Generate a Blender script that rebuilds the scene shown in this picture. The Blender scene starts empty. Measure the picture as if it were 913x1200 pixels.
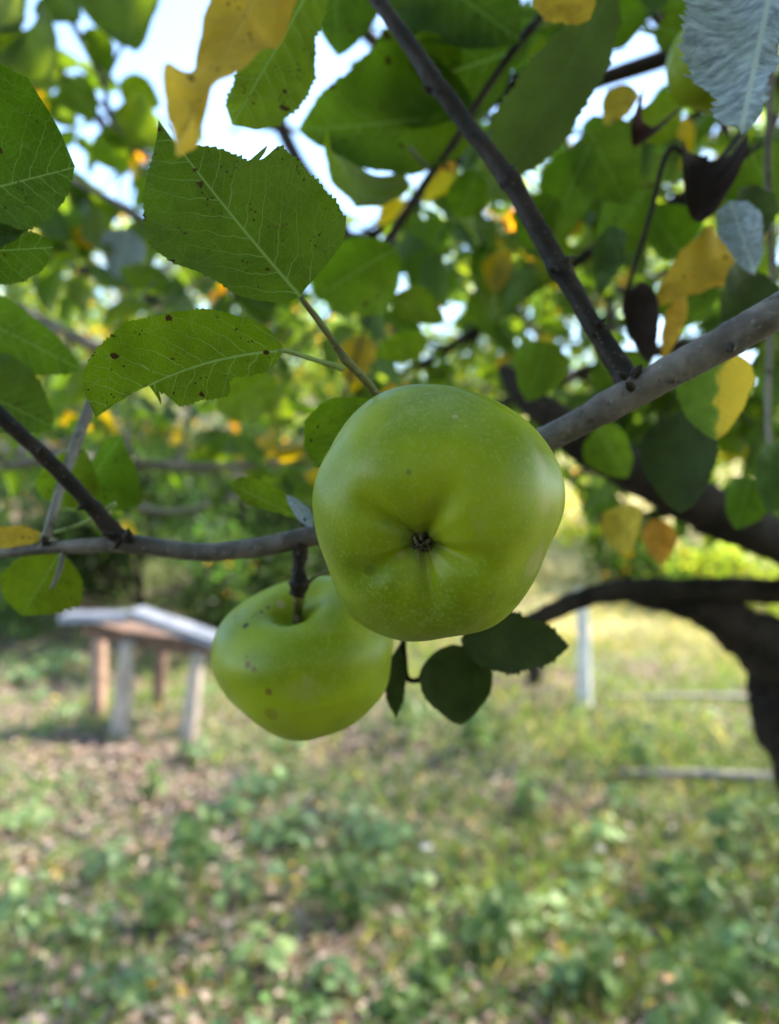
import bpy, math, random
import numpy as np
from mathutils import Vector, Matrix
from mathutils.bvhtree import BVHTree

random.seed(7); RNG = np.random.default_rng(7)
R = math.radians
scene = bpy.context.scene
COL = scene.collection

# ------------------------------------------------------------------ camera, world, sun
CAM_Z = 1.6; FPX = 867.0; CX, CY = 456.5, 600.0
cam_d = bpy.data.cameras.new('camera'); cam = bpy.data.objects.new('camera', cam_d); COL.objects.link(cam)
cam.location = (0, 0, CAM_Z); cam.rotation_euler = (R(90), 0, 0)
cam_d.sensor_fit = 'VERTICAL'; cam_d.sensor_height = 36; cam_d.lens = 26.0
cam_d.clip_start = 0.01; cam_d.clip_end = 2000
cam_d.dof.use_dof = True; cam_d.dof.focus_distance = 0.212; cam_d.dof.aperture_fstop = 26.0 / 3.6
scene.camera = cam

SUN_AZ, SUN_EL = R(72), R(42)          # azimuth clockwise from +Y (view direction)
world = bpy.data.worlds.new('World'); scene.world = world; world.use_nodes = True
wn = world.node_tree.nodes; wl = world.node_tree.links
bg = wn['Background']; sky = wn.new('ShaderNodeTexSky'); sky.sky_type = 'NISHITA'; sky.sun_disc = False
sky.sun_elevation = SUN_EL; sky.sun_rotation = SUN_AZ; sky.air_density = 1.0; sky.dust_density = .4; sky.ozone_density = 2.0
wl.new(sky.outputs[0], bg.inputs[0]); bg.inputs[1].default_value = 0.15
sd = bpy.data.lights.new('sun', 'SUN'); sd.energy = 4.0; sd.angle = R(0.6); sd.color = (1, .93, .80)
sun = bpy.data.objects.new('sun', sd); COL.objects.link(sun)
svec = Vector((math.sin(SUN_AZ) * math.cos(SUN_EL), math.cos(SUN_AZ) * math.cos(SUN_EL), math.sin(SUN_EL)))
sun.rotation_euler = svec.to_track_quat('Z', 'Y').to_euler()
vs = scene.view_settings; vs.view_transform = 'Standard'; vs.look = 'None'; vs.gamma = 1; vs.use_curve_mapping = False
vs.exposure = 2.48
vs.use_white_balance = True; vs.white_balance_temperature = 6850; vs.white_balance_tint = 8
scene.cycles.use_denoising = True
scene.cycles.max_bounces = 10; scene.cycles.transmission_bounces = 8; scene.cycles.diffuse_bounces = 5
scene.cycles.sample_clamp_indirect = 6

# ------------------------------------------------------------------ helpers
def P(px, py, d):
    """point of the place seen at that bearing, d metres in front of the camera"""
    return Vector(((px - CX) / FPX * d, d, CAM_Z - (py - CY) / FPX * d))
def proj(v):
    return (CX + v[0] / v[1] * FPX, CY - (v[2] - CAM_Z) / v[1] * FPX) if v[1] > 0.02 else (-9999, -9999)

ORI = {}
def link(o, parent=None):
    COL.objects.link(o)
    if parent is not None: o.parent = parent
    return o
def thing(name, label, cat, loc=(0, 0, 0), group=None):
    o = bpy.data.objects.new(name, None); o.empty_display_size = .05
    link(o); o.location = loc; ORI[o.name] = Vector(loc)
    o['label'] = label; o['category'] = cat
    if group: o['group'] = group
    return o
def tag(o, label=None, cat=None, group=None, kind=None):
    for k, v in (('label', label), ('category', cat), ('group', group), ('kind', kind)):
        if v: o[k] = v
    return o
def mesh_np(name, verts, faces, smooth=True):
    me = bpy.data.meshes.new(name)
    verts = np.asarray(verts, dtype=np.float32)
    if isinstance(faces, np.ndarray):
        k = faces.shape[1]; nf = faces.shape[0]
        me.vertices.add(len(verts)); me.vertices.foreach_set('co', verts.ravel())
        me.loops.add(nf * k); me.loops.foreach_set('vertex_index', faces.astype(np.int32).ravel())
        me.polygons.add(nf); me.polygons.foreach_set('loop_start', np.arange(0, nf * k, k, dtype=np.int32))
        me.update(calc_edges=True)
    else:
        me.from_pydata([tuple(v) for v in verts], [], faces)
    me.polygons.foreach_set('use_smooth', np.full(len(me.polygons), smooth))
    me.update(); me.validate()
    return me
def mk(name, verts, faces, mat, parent=None, smooth=True, origin=None):
    """one mesh object from world-space vertices"""
    verts = np.asarray(verts, dtype=np.float64)
    if parent is not None: off = ORI[parent.name]
    else: off = Vector(origin) if origin is not None else Vector((0, 0, 0))
    me = mesh_np(name, verts - np.array(off), faces, smooth)
    for m in (mat if isinstance(mat, (list, tuple)) else [mat]): me.materials.append(m)
    o = bpy.data.objects.new(name, me); link(o, parent)
    if parent is None: o.location = off
    ORI[o.name] = off
    return o

def catmull(pts, n):
    pts = [np.array(p, float) for p in pts]
    pts = [2 * pts[0] - pts[1]] + pts + [2 * pts[-1] - pts[-2]]
    out = []
    for i in range(1, len(pts) - 2):
        for k in range(n):
            t = k / n; p0, p1, p2, p3 = pts[i - 1:i + 3]
            out.append(.5 * (2 * p1 + (p2 - p0) * t + (2 * p0 - 5 * p1 + 4 * p2 - p3) * t * t + (3 * p1 - p0 - 3 * p2 + p3) * t ** 3))
    out.append(pts[-2]); return np.array(out)
def tube(pts, radii, n=8, seg=10, rough=0.05, nodes=(), seed=0, twist=0):
    """smoothed tapered tube; nodes = [(t 0..1, gain, width)] are swellings. returns verts, faces"""
    rs = np.random.default_rng(seed)
    q = catmull([list(p) + [r] for p, r in zip(pts, radii)], n)
    c, r = q[:, :3], q[:, 3].copy(); m = len(c); t = np.linspace(0, 1, m)
    for (tt, g, w) in nodes: r *= 1 + g * np.exp(-((t - tt) / w) ** 2)
    verts = []; tan = np.gradient(c, axis=0); tan /= np.linalg.norm(tan, axis=1)[:, None] + 1e-12
    u = np.cross(tan[0], [0.3, 0.2, 1]); u /= np.linalg.norm(u)
    ph = rs.uniform(0, 6.28, 6)
    for i in range(m):
        u = u - tan[i] * u.dot(tan[i]); u /= np.linalg.norm(u); w = np.cross(tan[i], u)
        for k in range(seg):
            a = 2 * math.pi * k / seg
            nz = 1 + rough * (math.sin(2 * a + ph[0] + t[i] * 23) + .7 * math.sin(3 * a + ph[1] + t[i] * 41) + .8 * math.sin(ph[2] + t[i] * 67 + a)) * .6 + rs.normal(0, rough * .25)
            verts.append(c[i] + (u * math.cos(a) + w * math.sin(a)) * r[i] * nz)
    faces = [(i * seg + k, i * seg + (k + 1) % seg, (i + 1) * seg + (k + 1) % seg, (i + 1) * seg + k) for i in range(m - 1) for k in range(seg)]
    b = len(verts); verts.append(c[0]); verts.append(c[-1])
    faces += [(b, (k + 1) % seg, k) for k in range(seg)] + [(b + 1, (m - 1) * seg + k, (m - 1) * seg + (k + 1) % seg) for k in range(seg)]
    return verts, faces
def join_vf(lst):
    V = []; F = []
    for v, f in lst:
        b = len(V); V += [tuple(x) for x in v]; F += [tuple(i + b for i in q) for q in f]
    return V, F
def pxtube(name, lst, mat, parent, n=8, seg=10, rough=.05, nodes=(), seed=0):
    """lst of (px, py, depth, radius in px)"""
    pts = [P(a, b, d) for a, b, d, r in lst]; rad = [r * d / FPX for a, b, d, r in lst]
    v, f = tube(pts, rad, n, seg, rough, nodes, seed)
    return mk(name, v, f, mat, parent)

# ------------------------------------------------------------------ node helpers
class NT:
    def __init__(s, name):
        s.m = bpy.data.materials.new(name); s.m.use_nodes = True; s.t = s.m.node_tree; s.t.nodes.clear()
        s.out = s.t.nodes.new('ShaderNodeOutputMaterial')
    def n(s, typ, **kw):
        x = s.t.nodes.new(typ)
        for k, v in kw.items(): setattr(x, k, v)
        return x
    def L(s, a, b): s.t.links.new(a, b)
    def setin(s, sock, v):
        if isinstance(v, bpy.types.NodeSocket): s.L(v, sock)
        else: sock.default_value = v
    def math(s, op, a, b=0.0, c=None, clamp=False):
        x = s.n('ShaderNodeMath', operation=op, use_clamp=clamp); s.setin(x.inputs[0], a); s.setin(x.inputs[1], b)
        if c is not None: s.setin(x.inputs[2], c)
        return x.outputs[0]
    def mix(s, f, a, b, mode='MIX'):
        x = s.n('ShaderNodeMix', data_type='RGBA', blend_type=mode); s.setin(x.inputs[0], f)
        s.setin(x.inputs[6], a if isinstance(a, bpy.types.NodeSocket) else (*a, 1)[:4]); s.setin(x.inputs[7], b if isinstance(b, bpy.types.NodeSocket) else (*b, 1)[:4])
        return x.outputs[2]
    def ramp(s, f, lo, hi):
        x = s.n('ShaderNodeMapRange', interpolation_type='SMOOTHSTEP'); s.setin(x.inputs[0], f); s.setin(x.inputs[1], lo); s.setin(x.inputs[2], hi)
        return x.outputs[0]
    def noise(s, vec, scale, detail=3, rough=.55):
        x = s.n('ShaderNodeTexNoise'); x.inputs['Scale'].default_value = scale; x.inputs['Detail'].default_value = detail; x.inputs['Roughness'].default_value = rough
        if vec is not None: s.L(vec, x.inputs['Vector'])
        return x.outputs['Fac']
    def vor(s, vec, scale, feature='F1', out='Distance', rnd=1.0):
        x = s.n('ShaderNodeTexVoronoi', feature=feature); x.inputs['Scale'].default_value = scale
        if 'Randomness' in x.inputs: x.inputs['Randomness'].default_value = rnd
        s.L(vec, x.inputs['Vector']); return x.outputs[out]
    def obj(s): return s.n('ShaderNodeTexCoord').outputs['Object']
    def bump(s, h, strength, dist):
        x = s.n('ShaderNodeBump'); x.inputs['Strength'].default_value = strength; x.inputs['Distance'].default_value = dist; s.L(h, x.inputs['Height']); return x.outputs[0]
    def bsdf(s, col, rough, nrm=None, **kw):
        x = s.n('ShaderNodeBsdfPrincipled'); s.setin(x.inputs['Base Color'], col if isinstance(col, bpy.types.NodeSocket) else (*col, 1)); s.setin(x.inputs['Roughness'], rough)
        for k, v in kw.items(): s.setin(x.inputs[k.replace('_', ' ')], v)
        if nrm is not None: s.L(nrm, x.inputs['Normal'])
        return x.outputs[0]
    def done(s, sh): s.L(sh, s.out.inputs[0]); return s.m

def leafshade(t, col, tcol, rough, nrm=None, spec=.35, tw=.5):
    """thin leaf: reflecting face plus light coming through"""
    b = t.bsdf(col, rough, nrm, **{'Specular_IOR_Level': spec})
    tr = t.n('ShaderNodeBsdfTranslucent'); t.setin(tr.inputs[0], tcol)
    if nrm is not None: t.L(nrm, tr.inputs[1])
    mx = t.n('ShaderNodeMixShader'); t.setin(mx.inputs[0], tw); t.L(b, mx.inputs[1]); t.L(tr.outputs[0], mx.inputs[2])
    return mx.outputs[0]

def hero_leaf_mat(name, base, trans, veinc, spots=.5, tw=.5, rough=.5, edge=None, edgeamt=0, patch=None, nveins=9.5, veinb=1.0, patch_side=0):
    t = NT(name)
    uv = t.n('ShaderNodeUVMap', uv_map='leaf').outputs[0]
    oi = t.n('ShaderNodeObjectInfo')
    sep = t.n('ShaderNodeSeparateXYZ'); t.L(uv, sep.inputs[0]); u, y = sep.outputs[0], sep.outputs[1]
    shift = t.n('ShaderNodeVectorMath', operation='ADD'); t.L(uv, shift.inputs[0])
    cb = t.n('ShaderNodeCombineXYZ'); t.L(t.math('MULTIPLY', oi.outputs['Random'], 37.0), cb.inputs[0]); t.L(t.math('MULTIPLY', oi.outputs['Random'], 11.0), cb.inputs[1]); t.L(cb.outputs[0], shift.inputs[1])
    uvs = shift.outputs[0]
    nz = t.noise(uvs, 7, 2)
    ay = t.math('ABSOLUTE', y); sg = t.math('SIGN', y)
    ph = t.math('SUBTRACT', u, t.math('MULTIPLY', ay, .72)); ph = t.math('SUBTRACT', ph, t.math('MULTIPLY', t.math('MULTIPLY', ay, ay), .9))
    ph = t.math('ADD', ph, t.math('MULTIPLY', nz, .10))
    ph = t.math('ADD', t.math('MULTIPLY', ph, nveins), t.math('MULTIPLY', sg, .23))
    fr = t.math('ABSOLUTE', t.math('SUBTRACT', t.math('FRACT', ph), .5))       # 0.5 on the line
    wdt = t.math('ADD', .455, t.math('MULTIPLY', ay, .10))
    sec = t.ramp(fr, wdt, t.math('ADD', wdt, .03))
    mid = t.ramp(ay, t.math('SUBTRACT', .0125, t.math('MULTIPLY', u, .009)), .002)
    # branching network between the side veins
    warp = t.n('ShaderNodeVectorMath', operation='ADD'); t.L(uvs, warp.inputs[0])
    cw = t.n('ShaderNodeCombineXYZ'); t.L(t.math('MULTIPLY', nz, .06), cw.inputs[0]); t.L(t.math('MULTIPLY', t.noise(uvs, 11, 2), .06), cw.inputs[1]); t.L(cw.outputs[0], warp.inputs[1])
    v1 = t.vor(warp.outputs[0], 17, 'DISTANCE_TO_EDGE'); ter = t.ramp(v1, .05, .0)
    v2 = t.vor(warp.outputs[0], 60, 'DISTANCE_TO_EDGE'); qua = t.ramp(v2, .10, .0)
    vein = t.math('MAXIMUM', t.math('MAXIMUM', mid, t.math('MULTIPLY', sec, .75)), t.math('MULTIPLY', ter, .22))
    vein2 = t.math('MULTIPLY', qua, .12, clamp=True)
    allv = t.math('MAXIMUM', vein, vein2)
    var = t.noise(uvs, 4, 4)
    tint = oi.outputs['Color']
    bcol = t.mix(t.ramp(var, .25, .75), tuple(c * .72 for c in base), tuple(min(1, c * 1.3) for c in base)); bcol = t.mix(1.0, bcol, tint, 'MULTIPLY')
    tcol = t.mix(t.ramp(var, .25, .75), tuple(c * .78 for c in trans), tuple(min(1, c * 1.2) for c in trans)); tcol = t.mix(1.0, tcol, tint, 'MULTIPLY')
    if patch is not None:       # half of the blade has turned
        pm = t.math('ADD', t.math('MULTIPLY', y, patch_side), t.math('MULTIPLY', t.math('SUBTRACT', t.noise(uvs, 4, 6), .5), .55))
        pm = t.ramp(pm, -.02, .05)
        bcol = t.mix(pm, bcol, patch[0]); tcol = t.mix(pm, tcol, patch[1])
    vf = t.math('MULTIPLY', allv, veinb, clamp=True)
    bcol = t.mix(vf, bcol, veinc); tcol = t.mix(t.math('MULTIPLY', vf, .85), tcol, tuple(min(1, c * 1.25) for c in veinc))
    # brown and black flecks
    cell = t.vor(uvs, 13, 'F1', 'Color'); cs = t.n('ShaderNodeSeparateColor'); t.L(cell, cs.inputs[0])
    dist = t.vor(uvs, 13, 'F1', 'Distance')
    rad = t.math('MULTIPLY', t.math('SUBTRACT', cs.outputs[0], 1 - spots * .3), 1.0)
    rad = t.math('ADD', rad, t.math('MULTIPLY', t.math('SUBTRACT', t.noise(uvs, 45, 3), .5), .55))
    sp = t.ramp(t.math('SUBTRACT', rad, dist), -.05, .04); sp = t.math('MULTIPLY', sp, t.math('GREATER_THAN', cs.outputs[0], 1 - spots * .3))
    spot2 = t.math('MULTIPLY', t.ramp(t.vor(uvs, 46, 'F1', 'Distance'), .3, .2), t.ramp(t.noise(uvs, 9, 2), .56, .64))
    spm = t.math('MAXIMUM', sp, t.math('MULTIPLY', spot2, min(1, spots * 1.2)))
    bcol = t.mix(spm, bcol, (.050, .024, .010)); tcol = t.mix(spm, tcol, (.055, .018, .006))
    h = t.math('ADD', t.math('MULTIPLY', vein, 1.0), t.math('MULTIPLY', t.math('SUBTRACT', 1.0, qua), .30))
    nrm = t.bump(h, .55, .0006)
    return t.done(leafshade(t, bcol, tcol, rough, nrm, .18, tw))

def mid_leaf_mat(name, tw=.55):
    t = NT(name); oi = t.n('ShaderNodeObjectInfo'); uv = t.n('ShaderNodeUVMap', uv_map='leaf').outputs[0]
    sep = t.n('ShaderNodeSeparateXYZ'); t.L(uv, sep.inputs[0]); u, y = sep.outputs[0], sep.outputs[1]
    ay = t.math('ABSOLUTE', y)
    ph = t.math('SUBTRACT', u, t.math('MULTIPLY', ay, .9)); fr = t.math('ABSOLUTE', t.math('SUBTRACT', t.math('FRACT', t.math('MULTIPLY', ph, 8)), .5))
    vein = t.math('MAXIMUM', t.ramp(ay, .013, .003), t.math('MULTIPLY', t.ramp(fr, .44, .49), .5))
    ob = t.obj(); var = t.ramp(t.noise(ob, 45, 4), .3, .7)
    c = t.mix(var, (.024, .056, .006), (.050, .098, .010)); c = t.mix(1, c, oi.outputs['Color'], 'MULTIPLY')
    tc = t.mix(var, (.11, .20, .006), (.24, .36, .012)); tc = t.mix(1, tc, oi.outputs['Color'], 'MULTIPLY')
    c = t.mix(vein, c, (.14, .20, .06)); tc = t.mix(t.math('MULTIPLY', vein, .7), tc, (.34, .48, .09))
    sp = t.math('MULTIPLY', t.ramp(t.vor(ob, 160, 'F1'), .35, .25), t.ramp(t.noise(ob, 30, 2), .60, .66))
    c = t.mix(sp, c, (.07, .03, .012)); tc = t.mix(sp, tc, (.1, .03, .01))
    nrm = t.bump(t.math('ADD', vein, t.noise(ob, 160, 3)), .5, .0008)
    return t.done(leafshade(t, c, tc, .42, nrm, .45, tw))

def attr_leaf_mat(name, tw=.5, rough=.5, spec=.3, tgain=3.0):
    """leaf colour per leaf from the attribute 'tint'"""
    t = NT(name); a = t.n('ShaderNodeAttribute', attribute_name='tint').outputs['Color']
    g = t.n('ShaderNodeVectorMath', operation='SCALE'); t.L(a, g.inputs[0]); g.inputs['Scale'].default_value = tgain
    tc = t.mix(1, g.outputs[0], (1.05, 1.0, .45), 'MULTIPLY')
    return t.done(leafshade(t, a, tc, rough, None, spec, tw))

def bark_mat(name, dark, light, scale=1.0, lent=.5, rough=.7, streak=None):
    t = NT(name); ob = t.obj()
    a = t.noise(ob, 45 * scale, 5, .6); b = t.noise(ob, 240 * scale, 4)
    c = t.mix(t.ramp(a, .36, .64), dark, light)
    c = t.mix(t.math('MULTIPLY', t.ramp(b, .35, .75), .35), c, tuple(x * .55 for x in dark))
    li = t.math('MULTIPLY', t.ramp(t.vor(ob, 260 * scale, 'F1'), .22, .12), lent)
    c = t.mix(li, c, (.36, .31, .27))
    cr = t.math('MULTIPLY', t.ramp(t.noise(ob, 110 * scale, 6, .75), .56, .66), .8)
    c = t.mix(cr, c, tuple(x * .4 for x in dark))
    h = t.math('ADD', t.math('ADD', a, t.math('MULTIPLY', b, .4)), t.math('MULTIPLY', li, .5)); h = t.math('SUBTRACT', h, cr)
    return t.done(t.bsdf(c, rough, t.bump(h, .6, .0012 / scale), **{'Specular_IOR_Level': .22}))

M = {}
M['bark_grey'] = bark_mat('smooth_grey_bark', (.075, .058, .055), (.185, .152, .145), 1.0, .25, .5)
M['bark_brown'] = bark_mat('brown_twig_bark', (.010, .006, .004), (.032, .018, .013), 1.2, .12, .65)
M['bark_dark'] = bark_mat('dark_old_bark', (.010, .007, .005), (.032, .022, .017), .35, .1, .9)
M['bark_pale'] = bark_mat('pale_twig_bark', (.13, .11, .10), (.26, .23, .21), .6, .2, .7)
M['green_twig'] = bark_mat('green_brown_twig', (.085, .075, .030), (.16, .15, .055), 1.6, .4, .5)
M['stalk'] = bark_mat('pale_green_stalk', (.20, .25, .07), (.30, .36, .12), 2.0, 0, .5)
M['leaf_under'] = hero_leaf_mat('leaf_underside', (.034, .066, .004), (.165, .265, .003), (.22, .31, .075), .80, .50, .5)
M['leaf_light'] = hero_leaf_mat('leaf_light_green', (.048, .088, .007), (.24, .34, .006), (.20, .30, .06), .85, .6, .5)
M['leaf_olive'] = hero_leaf_mat('leaf_olive', (.055, .085, .018), (.15, .21, .018), (.10, .15, .045), .3, .5, .55, nveins=9, veinb=.5)
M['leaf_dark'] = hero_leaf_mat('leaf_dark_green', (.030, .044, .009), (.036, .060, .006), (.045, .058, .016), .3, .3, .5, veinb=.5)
M['leaf_yellow'] = hero_leaf_mat('leaf_yellow', (.60, .40, .050), (.56, .33, .025), (.45, .33, .09), 1.0, .5, .55, veinb=.5)
M['leaf_half'] = hero_leaf_mat('leaf_half_yellow', (.06, .12, .02), (.19, .31, .02), (.18, .26, .06), .5, .55, .5, patch=((.55, .40, .04), (.75, .50, .03)), patch_side=1)
M['leaf_mid'] = mid_leaf_mat('leaf_common')
M['far_leaf'] = attr_leaf_mat('foliage_far')
M['weed_leaf'] = attr_leaf_mat('weed_foliage', .35, .5, .4, 2.0)
M['litter'] = attr_leaf_mat('leaf_litter', .15, .7, .2, 1.3)

def silver_mat():
    t = NT('leaf_silver_underside'); uv = t.n('ShaderNodeUVMap', uv_map='leaf').outputs[0]
    sep = t.n('ShaderNodeSeparateXYZ'); t.L(uv, sep.inputs[0]); u, y = sep.outputs[0], sep.outputs[1]
    ay = t.math('ABSOLUTE', y); ph = t.math('SUBTRACT', u, t.math('MULTIPLY', ay, .55))
    ph = t.math('ADD', ph, t.math('MULTIPLY', t.noise(uv, 5, 2), .05))
    cb = t.n('ShaderNodeCombineXYZ'); t.L(t.math('MULTIPLY', ph, 15), cb.inputs[0]); t.L(t.math('MULTIPLY', y, 7), cb.inputs[1])
    st = t.noise(cb.outputs[0], 2.2, 5, .65); big = t.noise(uv, 6, 3)
    c = t.mix(t.ramp(st, .28, .74), (.10, .13, .16), (.40, .47, .55)); c = t.mix(t.math('MULTIPLY', t.ramp(big, .4, .7), .35), c, (.17, .22, .16))
    c = t.mix(t.ramp(ay, .016, .004), c, (.36, .42, .40))
    return t.done(leafshade(t, c, c, .55, t.bump(t.math('ADD', st, t.noise(uv, 90, 3)), .25, .001), .35, .22))
M['leaf_silver'] = silver_mat()

# ------------------------------------------------------------------ leaves
def default_prof(W, asym=0.0):
    us = np.linspace(0, 1, 30)
    w = W * (np.sin(np.pi * us ** .82) ** .72) * (1 - .10 * us); w[0] = 0; w[-1] = 0
    return us, w * (1 + asym), us, w * (1 - asym)
def leaf_grid(L, prof, nu=150, nv=9, teeth=34, serr=.011, cup=.12, bend=0.0, wave=.012, y0=0.0, roll=0.0, seed=0, kw_quilt=.0035):
    """blade in its own frame: x from base to tip, y across, z the face. returns verts, faces, uv"""
    rs = np.random.default_rng(seed); ul, wl_, ur, wr_ = prof
    us = np.linspace(0, 1, nu + 1); V = []; UV = []
    p1, p2, p3 = rs.uniform(0, 6.28, 3); q_ = kw_quilt
    for i, u in enumerate(us):
        yl = np.interp(u, ul, wl_); yr = np.interp(u, ur, wr_); ym = y0 * 4 * u * (1 - u)
        tooth = ((u * teeth) % 1.0); amp = serr * (1 - tooth) * (1 if .04 < u < .94 else 0) * (1 + .5 * math.sin(u * 57 + p1))
        amp += serr * .5 * math.sin(u * 19 + p2)
        xs = u
        for j in range(-nv, nv + 1):
            f = j / nv; W = (yr - ym) if f > 0 else (yl + ym); W = max(W, .0005)
            a = abs(f); yy = W * a
            sl = abs((np.interp(u + .012, ur, wr_) - np.interp(u - .012, ur, wr_)) if f > 0 else (np.interp(u + .012, ul, wl_) - np.interp(u - .012, ul, wl_))) / .024
            am = amp / (1 + (sl / 1.1) ** 4) if a == 1 else 0
            if a == 1: yy = W + (am if W > .01 else 0)
            y = ym + (yy if f > 0 else -yy)
            z = cup * yy * yy / (.3) - .25 * cup * yy + bend * (u - .0) ** 2
            z += wave * (math.sin(u * 11 + p1 + (2 if f > 0 else 0)) * a ** 1.5 + .5 * math.sin(u * 25 + p3) * a * a)
            z += -.006 * math.exp(-((yy) / .02) ** 2)
            # quilting between side veins
            phs = (u - .72 * yy - .9 * yy * yy) * 9.5 + (.23 if f > 0 else -.23)
            z += q_ * math.cos(2 * math.pi * phs) * min(1, a * 3) * (1 - a * .5)
            ang = roll * f                     # rolled margins
            if roll: z += abs(math.sin(abs(ang))) * W * .6; y = ym + (y - ym) * math.cos(ang * .8)
            V.append((xs * L + (am * L * .5 if a == 1 else 0), y * L, z * L)); UV.append((u, (yy if f > 0 else -yy)))
    k = 2 * nv + 1
    F = np.array([(i * k + j, (i + 1) * k + j, (i + 1) * k + j + 1, i * k + j + 1) for i in range(nu) for j in range(k - 1)])
    return np.array(V), F, np.array(UV)
def set_uv(me, uv):
    lay = me.uv_layers.new(name='leaf'); idx = np.empty(len(me.loops), np.int32); me.loops.foreach_get('vertex_index', idx)
    lay.data.foreach_set('uv', np.asarray(uv, np.float32)[idx].ravel())

def hero_leaf(parent, base, tip, mat, W=.30, side1=None, side2=None, roll=0.0, tint=(1, 1, 1), stalk=None, label=None, name='leaf', W2=None, **kw):
    """base, tip = (px, py, depth); side1/side2 = traced margins; roll tilts the blade about its midrib"""
    B = P(*base); T = P(*tip); a = (T - B); L = a.length; a.normalize()
    c = (Vector((0, 0, CAM_Z)) - (B + T) / 2).normalized(); n = (c - a * c.dot(a)).normalized(); n = Matrix.Rotation(roll, 3, a) @ n
    s = n.cross(a)
    O = Vector((0, 0, CAM_Z))
    def loc(p):
        d = (P(p[0], p[1], 1) - O); t = (B - O).dot(n) / d.dot(n); q = O + d * t - B
        return q.dot(a) / L, q.dot(s) / L
    prof = list(default_prof(W))
    if W2: prof[3] = prof[3] * W2 / W
    for sd_ in (side1, side2):
        if not sd_: continue
        q = sorted(loc(p) for p in sd_); my = sum(v for _, v in q) / len(q)
        us = np.array([0] + [min(max(x, .002), .998) for x, _ in q] + [1]); ws = np.array([0] + [v for _, v in q] + [0])
        if my > 0: prof[2], prof[3] = us, ws
        else: prof[0], prof[1] = us, -ws
    V, F, UV = leaf_grid(L, prof, **kw)
    W_ = np.array(B) + V[:, :1] * np.array(a) + V[:, 1:2] * np.array(s) + V[:, 2:3] * np.array(n)
    o = mk(name, W_, F, mat, parent); set_uv(o.data, UV); o.color = (*tint, 1)
    if label: o['label'] = label
    if stalk:
        pts = [P(*q) for q in stalk] + [B, B + a * L * .03]
        if len(pts) >= 2:
            r = .0008; v, f = tube(pts, [r * 1.5] + [r] * (len(pts) - 2) + [r * .8], 5, 7, .03)
            mk('stalk', v, f, M['stalk'], o)
    return o

# shared meshes for ordinary leaves
COMMON = []
for k in range(7):
    rs = random.Random(k)
    V, F, UV = leaf_grid(1.0, default_prof([.30, .33, .27, .31, .35, .26, .29][k], rs.uniform(-.08, .08)), nu=44, nv=4, teeth=20, serr=.012, cup=rs.uniform(.1, .5), bend=rs.uniform(-.35, .1), wave=rs.uniform(.02, .05), y0=rs.uniform(-.02, .02), seed=k, roll=[0, 0, .3, 0, .6, 0, 1.0][k])
    sv, sf = tube([(-.30, 0, .02), (-.14, 0, -.01), (0.01, 0, -.004)], [.011, .009, .008], 3, 5, 0)
    b = len(V); Vt = np.vstack([V, np.array(sv)]); me = mesh_np('leaf', Vt, [tuple(int(q) for q in f) for f in F] + [tuple(i + b for i in f) for f in sf])
    me.materials.append(M['leaf_mid']); set_uv(me, np.vstack([UV, np.full((len(sv), 2), 0.001)])); COMMON.append(me)

TINTS = [(1, 1, 1), (.8, .9, .8), (1.15, 1.1, .9), (.65, .75, .8), (1.35, 1.15, .8), (.9, 1.0, 1.0)]
YEL = [(5.0, 1.9, .5), (4.0, 1.7, .6), (6, 1.5, .4)]
def common_leaf(parent, pos, axis, normal, L, rs, tint=None):
    a = Vector(axis).normalized(); n = Vector(normal); n = (n - a * n.dot(a)); n = n.normalized() if n.length > 1e-4 else a.orthogonal().normalized()
    s = n.cross(a); m = Matrix(((a.x, s.x, n.x), (a.y, s.y, n.y), (a.z, s.z, n.z))).to_4x4()
    o = bpy.data.objects.new('leaf', rs.choice(COMMON)); link(o, parent)
    o.matrix_basis = Matrix.Translation(Vector(pos) - ORI[parent.name]) @ m @ Matrix.Scale(L, 4)
    o.color = (*(tint or rs.choice(TINTS)), 1); return o

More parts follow.
